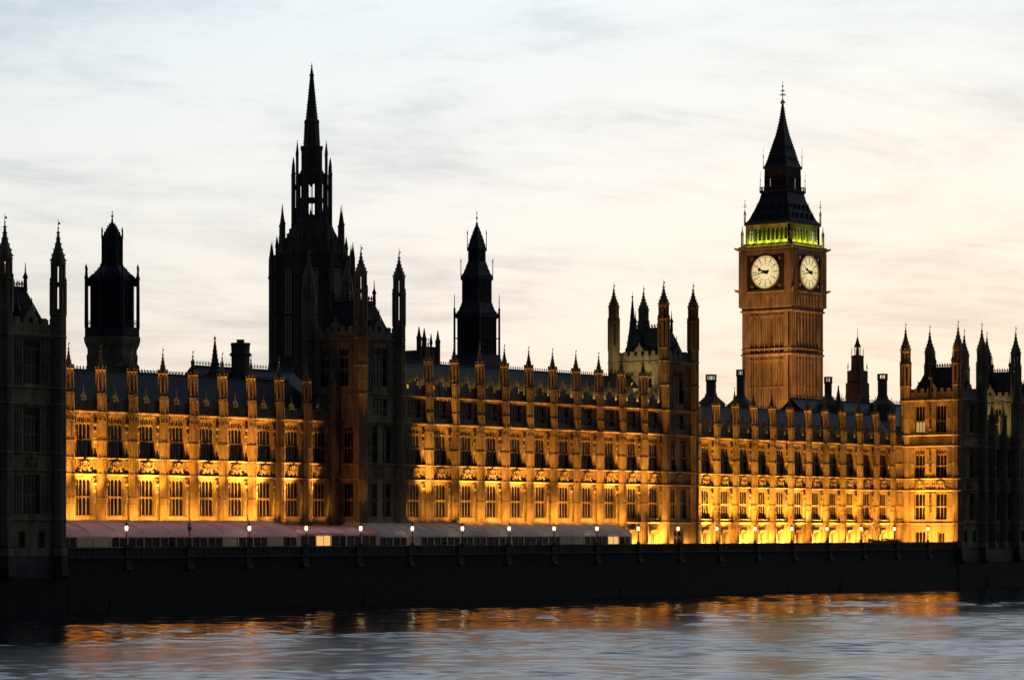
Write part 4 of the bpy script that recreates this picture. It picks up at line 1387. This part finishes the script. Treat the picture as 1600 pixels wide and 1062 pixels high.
def small_tower(x, y, scale, label):
    o = thing('ventilation_tower', label, 'tower', (x, y, T)); o.scale = (.88, .88, 1)
    m = MB().box(-2.0, 2.0, -2.0, 2.0, 0, 33.5)
    m.lathe([(2.1, 30.5), (1.75, 33.3), (1.75, 35.6), (1.85, 35.8), (1.1, 36.2), (1.05, 38.8), (1.2, 39.0), (.5, 39.3)], 4, sq=True)
    part('base', m.mesh('small_tower_base', DARKSTONE), o)
    l = MB()
    for q in range(4):
        a = pi / 4 + q * pi / 2
        l.lathe([(.12, 33), (.1, 36.6), (.18, 36.8), (.03, 37.6)], 5, 1.75 * 1.3 * cos(a), 1.75 * 1.3 * sin(a))
        l.lathe([(.1, 38.8), (.08, 40.2), (.03, 40.8)], 4, 1.05 * 1.3 * cos(a), 1.05 * 1.3 * sin(a))
        l.lathe([(.1, 39.1), (.1, 41.0)], 4, .45 * 1.41 * cos(a), .45 * 1.41 * sin(a))
    l.lathe([(.75, 40.9), (.8, 41.1), (.5, 41.7), (.22, 42.6), (.06, 43.2), (.04, 44.8)], 8)
    l.lathe([(.28, 39.1), (.28, 41)], 6)
    part('cupola', l.mesh('small_tower_cupola', DARKSTONE), o)
small_tower(160.8, 45, 1, 'dark tiered ventilation tower with slim cupola just right of the clock tower')
def chimney(x, y, r, z0, z1, label, flare=True):
    o = thing('chimney', label, 'chimney', (x, y, T), group='chimneys on the palace roofs')
    m = MB()
    if flare: m.lathe([(2.6, 10), (2.6, z0 - 1.6), (2.0, z0 - 1.1), (1.2, z0 - .4), (r + .1, z0 + .2)], 8)
    m.lathe([(r, z0 - 2), (r, z1 - 1.3), (r + .12, z1 - 1.2), (r + .12, z1 - 1.0), (r - .1, z1 - .95)], 8)
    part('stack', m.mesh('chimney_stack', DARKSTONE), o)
    c = MB()
    for i in range(8):
        a = pi / 8 + i * pi / 4
        c.at(r * cos(a), r * sin(a), 0, a).box(-.07, .07, -.09, .09, z1 - 1.0, z1 - .2)
    c.at().lathe([(r + .1, z1 - .22), (r + .14, z1 - .1), (r + .1, z1)], 8)
    part('chimney_cap', c.mesh('chimney_cap', DARKSTONE), o)
chimney(78.7, 25, .92, 27.6, 31.2, 'dark round chimney with flared base, in the open sky left of the clock tower')
chimney(88.2, 25, .75, 27.6, 32.5, 'slim dark chimney touching the left edge of the clock tower')
chimney(118.0, 25, .72, 28.5, 32.4, 'slim dark chimney touching the right edge of the clock tower')
chimney(137.8, 25, .95, 29.3, 33.8, 'dark round chimney left of the right hand pavilion, beside the tiered ventilation tower')
o = thing('chimney', 'broad squat octagonal chimney with projecting cap band, behind the left range', 'chimney', (-43.7, 25, T), group='chimneys on the palace roofs')
m = MB().lathe([(1.45, 10), (1.45, 28.8), (1.72, 29.0), (1.72, 29.2), (1.45, 29.4), (1.5, 30.4), (1.6, 30.6), (1.5, 30.8), (.6, 30.85), (.6, 31.2), (.7, 31.3)], 8)
part('stack', m.mesh('squat_stack', DARKSTONE), o)
def spirelet(x, y, z0, z1, r, label):
    o = thing('roof_spirelet', label, 'spirelet', (x, y, T), group='small spires on the palace roofs')
    m = MB()
    h = z1 - z0
    prof = [(r, z0 + h * .12), (r * .55, z0 + h * .4), (r * .28, z0 + h * .7), (.08, z0 + h * .9)]
    m.lathe([(r * 1.1, 12), (r * 1.1, z0 + h * .05), (r * 1.25, z0 + h * .08), (r, z0 + h * .12)], 8)
    part('shaft', m.mesh('spirelet_shaft', DARKSTONE), o)
    s = MB().lathe(prof, 8)
    crockets(s, prof, 8, pi / 8, .13, 7)
    s.ball(0, 0, z0 + h * .92, .2); s.lathe([(.05, z0 + h * .9), (.03, z1)], 4)
    part('spire', s.mesh('spirelet_spire', DARKSTONE), o)
spirelet(-49.1, 25, 25.8, 31.7, .85, 'slender dark crocketed spirelet left of the squat octagonal chimney')
spirelet(113.7, 20, 26.0, 30.5, .85, 'small dark turret with ball finial just right of the clock tower')
spirelet(47.8, 20, 33.2, 43.9, 1.05, 'dark turret showing between the turrets of the pale lit square tower')
# dark turreted block behind the middle range
o = thing('gatehouse', 'small dark battlemented block with slim turrets over the roof right of the dark square tower', 'tower', (3.9, 30, T))
m = MB().box(-3.4, 1.6, -2, 2, 0, 32.0)
for i in range(5): m.box(-3.3 + i * 1.0, -2.7 + i * 1.0, -2.0, -1.6, 32.0, 32.7)
part('wall', m.mesh('gatehouse_wall', DARKSTONE), o)
tm = MB().lathe([(.42, 0), (.42, 33.6), (.5, 33.8), (.3, 34.2), (.06, 35.6)], 8).mesh('gatehouse_turret', DARKSTONE)
for x, dz in ((-3.2, .2), (-1.9, 0), (1.5, -.2)):
    part('turret', tm, o, (x, -2, dz))
part('turret', MB().lathe([(.2, 30), (.2, 33), (.3, 33.2), (.05, 34.8)], 6).mesh('gatehouse_pinnacle', DARKSTONE), o, (-.2, -2, 0))
# rear ranges whose dark roofs fill in behind the river front
def rear_range(x0, x1, y, ridge, label, vents=()):
    o = thing('rear_range', label, 'palace', (x0, y, T), group='rear ranges of the palace')
    ln = x1 - x0
    m = MB().box(0, ln, 0, 10, 0, ridge - 4.6)
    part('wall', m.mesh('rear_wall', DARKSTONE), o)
    r = MB().profx([(-.3, ridge - 4.6), (5, ridge), (10.3, ridge - 4.6)], 0, ln)
    part('roof', r.mesh('rear_roof', SLATE), o)
    c = MB(); crest(c, 0, ln, 5, ridge, .9, .6)
    part('ridge_cresting', c.mesh('rear_cresting', IRON), o)
    for (vx, vw, vh) in vents:
        part('roof_vent', MB().lathe([(vw, ridge - 2), (vw, ridge + vh - .5), (vw * .8, ridge + vh)], 8).mesh('roof_vent', DARKSTONE), o, (vx, 5, 0))
rear_range(-52.0, -30.0, 22, 27.1, 'dark cresting topped roof behind the left range, by the squat chimney')
rear_range(-77.0, -52.0, 24, 25.4, 'dark roof with a low vent behind the left end of the left range', ((14.0, 1.9, 1.7),))
rear_range(108.0, 150.0, 22, 28.0, 'dark roofs behind the right range, between clock tower and right pavilion')
rear_range(-6.0, 24.0, 34, 28.0, 'dark roof behind the middle range, under the stepped ventilation tower')

# ------------------------------------------------------------------ marquees on the terrace
def marquee(xa, xb, label, mat, rib, ridge_z, eave_z, vault, bright, glow):
    o = thing('marquee', label, 'marquee', (xa, -9.6, T), group='marquees along the terrace')
    ln = xb - xa
    n = max(1, round(ln / rib))
    c = MB()
    st = 5
    for i in range(n):
        for k in range(st):
            x0, x1 = (i + k / st) * ln / n, (i + (k + 1) / st) * ln / n
            def sec(x):
                u = (x / (ln / n)) % 1.0
                if abs(x - ln) < 1e-6: u = 1.0
                puff = vault * sin(pi * u)
                return [(7.2, ridge_z - .5), (6.3, ridge_z + puff * .6), (3.0, ridge_z - .45 + puff), (1.3, ridge_z - .95 + puff), (.35, ridge_z - 1.4 + puff * .8), (0, eave_z + .25), (-.02, eave_z - .12 * abs(sin(pi * u * 3)))]
            A, B = sec(x0), sec(x1 - 1e-9 if k == st - 1 else x1)
            if k == st - 1: B = sec((i + .9999) * ln / n); B = [(p[0], p[1]) for p in B]
            vs = [(x0, y, z) for y, z in A] + [(x1, y, z) for y, z in B]
            q = len(A)
            c.add(vs, [(j, j + 1, j + 1 + q, j + q) for j in range(q - 1)])
    ends = [(7.2, ridge_z - .5), (6.3, ridge_z), (3.0, ridge_z - .45), (1.3, ridge_z - .95), (.35, ridge_z - 1.4), (0, eave_z + .25), (0, .0), (7.2, 0)]
    for x in (0, ln):
        c.add([(x, y, z) for y, z in ends], [tuple(range(len(ends)))])
    part('canopy', c.mesh('canopy', mat, False), o)
    ribm = MB(); x = 0
    if 1:
        pts = [(6.3, ridge_z), (3.0, ridge_z - .45), (1.3, ridge_z - .95), (.35, ridge_z - 1.4), (0, eave_z + .25)]
        for (ya, za), (yb, zb) in zip(pts[:-1], pts[1:]):
            ribm.add([(x - .05, ya, za + .03), (x + .05, ya, za + .03), (x + .05, yb, zb + .03), (x - .05, yb, zb + .03), (x - .05, ya, za + .1), (x + .05, ya, za + .1), (x + .05, yb - .05, zb + .1), (x - .05, yb - .05, zb + .1)],
                     [(4, 5, 6, 7), (0, 4, 7, 3), (1, 2, 6, 5)])
    rme = ribm.mesh('canopy_rib', mat)
    for i in range(n + 1):
        part('canopy_rib', rme, o, (i * ln / n, 0, 0))
    fr = MB(); np_ = max(2, round(ln / 2.9))
    pw = ln / np_
    pme = MB().box(.09, pw - .09, .2, .22, .75, eave_z - .02)
    pme = {k: pme.mesh('glazed_panel', k_) for k, k_ in (('dark', GLASS), ('pale', PALELIT), ('warm', WARMLIT))}
    for i in range(np_ + 1):
        x = i * ln / np_
        fr.box(x - .07, x + .07, .02, .14, 0, eave_z)
        if i < np_:
            fr.box(x + .07, x + ln / np_ - .07, .05, .11, .0, .75)
            mid = x + ln / np_ / 2
            fr.box(mid - .03, mid + .03, .05, .11, .75, eave_z)
            key = {None: 'dark', 'warm': 'warm'}.get(bright.get(i), 'pale')
            part({'dark': 'glazed_panel', 'pale': 'glazed_panel', 'warm': 'lit_doorway'}[key], pme[key], o, (x, 0, 0))
    k = max(2, round(ln / 4.2))
    for i in range(k):
        point((xa + (i + .5) * ln / k, -9.6 + 2.6, T + 1.9), glow, (1.0, .80, .78), .3)
    part('frame', fr.mesh('marquee_frame', WHITEPAINT), o)
    return o
marquee(-111.6, -68.7, 'long marquee with dusky pink rounded canopy, furthest left on the terrace', PINK, 4.77, 4.35, 2.25, .08, {1: 1, 2: 1, 10: 1, 13: 1}, 38)
marquee(-68.2, -52.6, 'short lower marquee with dusky pink sloping canopy and lit doorway, between the longer ones', PINK, 5.2, 3.75, 2.4, .0, {1: 'warm'}, 34)
marquee(-52.0, 6.9, 'long marquee with greyish white scalloped canopy in front of the three storey range', GREYCANVAS, 2.95, 4.3, 2.2, .16, {2: 1, 14: 1, 15: 1, 18: 'warm'}, 17)

# ------------------------------------------------------------------ lamps on the river wall
def make_lamp(label, lit=True):
    o = thing('street_lamp', label, 'street lamp', (0, -11, 8.12), group='lamp standards along the river wall')
    m = MB().lathe([(.26, 0), (.26, .28), (.14, .38), (.09, .6), (.07, 1.0), (.11, 1.08), (.065, 1.2), (.055, 1.85), (.13, 1.95), (.18, 2.0)], 8)
    m.box(-.3, .3, -.025, .025, 1.55, 1.6)
    part('post', m.mesh('lamp_post', IRON), o)
    g = MB().lathe([(.12, 2.02), (.20, 2.12), (.235, 2.34), (.22, 2.52), (.15, 2.64)], 8)
    gm = g.mesh('lamp_globe', GLOBE if lit else GLOBE_OFF, True)
    part('lamp_globe', gm, o)
    c = MB().lathe([(.27, 2.70), (.2, 2.82), (.1, 2.92), (.12, 2.98), (.05, 3.05), (.02, 3.3)], 8)
    for i in range(4):
        a = pi / 4 + i * pi / 2
        c.at(.24 * cos(a), .24 * sin(a), 0, a).box(-.018, .018, -.018, .018, 2.05, 2.7)
    c.at()
    part('lamp_cap', c.mesh('lamp_cap', IRON), o)
    return o
LAMPS = [
    (-101.8, 'lit lamp standard on the river wall nearest the left corner tower'),
    (-90.7, 'unlit lamp standard on the river wall, the only dark one'),
    (-79.6, 'lit lamp standard just right of the unlit one'),
    (-68.6, 'lit lamp standard where the two pink marquees meet'),
    (-57.6, 'lit lamp standard before the short pink marquee, below the dark square tower'),
    (-46.7, 'lit lamp standard at the left end of the white marquee'),
    (-35.7, 'lit lamp standard before the white marquee, second from its left end'),
    (-25.0, 'lit lamp standard before the white marquee, third from its left end'),
    (-14.3, 'lit lamp standard before the white marquee, third from its right end'),
    (-3.7, 'lit lamp standard before the white marquee, second from its right end'),
    (6.9, 'lit lamp standard at the right end of the white marquee'),
    (17.5, 'lit lamp standard left of the arched door in the square tower'),
    (28.2, 'lit lamp standard right of the arched door, first before the bright ground floor'),
    (39.1, 'lit lamp standard below the left edge of the clock tower'),
    (50.0, 'lit lamp standard below the clock tower, the one nearer its middle'),
    (60.8, 'lit lamp standard below the right edge of the clock tower'),
    (71.6, 'lit lamp standard just left of the low hedge'),
    (82.6, 'lit lamp standard rising out of the low hedge'),
    (94.0, 'lit lamp standard nearest the right pavilion'),
]
proto = make_lamp(LAMPS[0][1])
dark_lamp = make_lamp(LAMPS[1][1], False)
def copy_tree(o):
    c = o.copy(); col.objects.link(c)
    for ch in o.children:
        k = ch.copy(); col.objects.link(k); k.parent = c
        for g in ch.children:
            d = g.copy(); col.objects.link(d); d.parent = k
    return c
kids = [c for c in bpy.data.objects if c.parent == proto]
for i, (x, lab) in enumerate(LAMPS):
    if i == 0: o = proto
    elif i == 1: o = dark_lamp
    else:
        o = proto.copy(); col.objects.link(o)
        for ch in kids:
            k = ch.copy(); col.objects.link(k); k.parent = o
    o.location = (x, -11, 8.12); o['label'] = lab
    if i != 1: point((x, -11.0, 8.12 + 2.4), 80, (1.0, 0.68, 0.32), .30)

# hedge on the terrace edge
hm = MB()
for i in range(2600):
    x = random.uniform(0, 10.6); y = random.uniform(0, 1.1)
    ztop = 1.35 + .32 * sin(x * 1.9) * sin(x * .7 + 1) + .12 * sin(x * 6)
    z = random.uniform(0, 1) ** .6 * ztop
    s = random.uniform(.05, .11); a = random.uniform(0, pi); t = random.uniform(-.9, .9)
    hm.at(x, y, z, a).add([(-s, 0, -s * .4), (s, 0, -s * .4), (s * .5, s * t, s), (-s * .5, s * t, s)], [(0, 1, 2, 3)])
hm.at()
hd = thing('hedge', 'low dark clipped hedge on the terrace edge, left of the right pavilion', 'hedge', (76.0, -10.3, T))
part('foliage', hm.mesh('hedge_foliage', HEDGE), hd)
part('branches', MB().box(.2, 10.4, .3, .8, 0, .9).mesh('hedge_branches', TIMBER), hd)

# marker posts in the river close to the wall
pm_ = MB().lathe([(.14, -1.5), (.14, 1.5), (.10, 1.55)], 8); pm_.lathe([(.7, -.2), (.7, .12), (.4, .25)], 10)
tm_ = MB()
for r_ in (pi / 4, -pi / 4):
    s_, c_ = sin(r_), cos(r_)
    tm_.poly([(-.5 * c_ + .06 * s_, 2.0 - .5 * s_ - .06 * c_), (.5 * c_ + .06 * s_, 2.0 + .5 * s_ - .06 * c_), (.5 * c_ - .06 * s_, 2.0 + .5 * s_ + .06 * c_), (-.5 * c_ - .06 * s_, 2.0 - .5 * s_ + .06 * c_)], -.05 + .01 * (r_ > 0), .05 + .01 * (r_ > 0))
pmesh, tmesh = pm_.mesh('marker_post', TIMBER), tm_.mesh('marker_topmark', BUOYYELLOW)
for x, lab in ((-108.0, 'dim marker post in the dark water near the left pavilion'), (-61.0, 'dim marker post in the water below the left square tower'),
               (-2.5, 'dim marker post in the water below the right half of the white marquee'), (59.5, 'dim marker post in the water below the right edge of the clock tower'),
               (109.0, 'dim marker post in the water before the right pavilion')):
    o = thing('marker_post', lab, 'marker post', (x, -14.5, 0), 0, 'marker posts along the river wall')
    part('post', pmesh, o, (0, 0, 0), radians(-45)); part('topmark', tmesh, o, (0, 0, 0), radians(-45))

# ------------------------------------------------------------------ floodlights of the river front (fixtures stand behind the terrace wall)
rnd = random.Random(3)
def bay_lights(xc, bw, yp, zb, dist, third, kup, klow, kground, tilt=0, size=56, lsize=150):
    j = rnd.choice((.5, .8, .95, 1.0, 1.1, 1.3)) * rnd.uniform(.9, 1.1)
    c0 = (1.0, rnd.uniform(.365, .445), rnd.uniform(.035, .06))
    spot((xc + rnd.uniform(-.8, .8), yp - dist, zb), (xc + tilt, yp + .2, zb + (17 if third else 14)), 30000 * kup * j, c0, size, 1, .12)
    for dx, k in ((rnd.uniform(.9, 1.6), 1.0), (bw * .5 - 4.3 if bw > 0 else -1.4, .6)):
        j = rnd.choice((.35, .7, .9, 1.0, 1.15, 1.5))
        if k * klow: spot((xc + dx, yp - dist - .3, zb), (xc + dx + tilt * .3, yp, zb + (7.5 if kground else 2.2)), 1500 * klow * j * k, SODIUM, 95 if kground else lsize, 1, .12)
    if kground: spot((xc + .1, yp - 1.3, T + .25), (xc, yp, T + 3.0), 4500 * kground * j, SODIUM, 165, 1, .08)
for i in range(11):
    bay_lights(X0L + (i + .5) * BW, BW, 0, T + 4.3, 2.3, False, .92, .82, 0, (0, -4, -4, -4)[max(0, i - 7)], 40 if i == 10 else 56, (150 if i < 8 else 95) if i < 10 else 84)
for i in range(11):
    bay_lights(X0C + (i + .5) * BC, BC, YC, T + 4.3, 2.3, True, .75, .75, 0 if i < 9 else 1, {0: 5, 10: -4}.get(i, 0), 56 if 0 < i < 10 else 40, 150 if 1 < i < 9 else 90)
for x in (24.6, 29.0):
    spot((x, YC - 1.1, T + .25), (x, YC, T + 2.0), 420, SODIUM, 150, 1, .08)
for i in range(12):
    bay_lights(X0R + (i + .5) * BW, BW, 0, T + .5, 2.4, False, 1.25, .72, 1)
# the river-side turrets of the two square towers
spot((-51.9, -11.8, T + 1.6), (-50.6, -4.8, T + 25), 11000, SODIUM, 9, 1, .1)
spot((-51.9, -11.8, T + 1.6), (-50.7, -4.8, T + 9), 1100, SODIUM, 17, 1, .1)
spot((20.6, -11.8, T + 1.6), (22.2, -4.8, T + 25), 17000, SODIUM, 10, 1, .1)
spot((20.6, -11.8, T + 1.6), (22.1, -4.8, T + 9), 3500, SODIUM, 17, 1, .1)
spot((20.4, -8.6, T + .4), (22.5, -4.6, T + 8), 2500, SODIUM, 80, 1, .1)
# side wall of the right pavilion
for yy in (-8.6, -5.4, -2.4):
    spot((101.2, yy, T + .4), (104.6, yy, T + 16), 16000, SODIUM, 60, 1, .12)
    spot((101.0, yy, T + .4), (104.6, yy, T + 3.5), 2600, SODIUM, 140, 1, .12)
spot((100.5, -6, T + .5), (104.6, -5, T + 27), 24000, SODIUM, 40, 1, .12)
# pale lights in the roof gutters
for i in range(11):
    for sg in (-1, 1):
        point((X0C + (i + .5) * BC + sg * 1.75, YC + .66, T + topc + 1.1), 38, PALE, .1)
for i in range(12):
    for sg in (-1, 1):
        point((X0R + (i + .5) * BW + sg * 1.65, .66, T + topr + 1.0), 14, PALE, .1)
spot((14.0, -3.4, T + 26.4), (22.7, .8, T + 29), 2000, PALE, 80, 1, .1)
spot((116.0, -9.3, T + 20.6), (125.8, -5, T + 24), 2500, PALE, 85, 1, .1)
# lights on the clock tower
spot((132, 46, T + 12), (149.5, 60, T + 36), 42000, (1.0, .42, .11), 62, 1, .3)
spot((130, 48, T + 12), (149.3, 60, T + 56), 56000, (1.0, .42, .11), 40, 1, .3)
spot((150, 34, T + 14), (155.6, 54, T + 34), 9000, (1.0, .42, .11), 50, 1, .3)
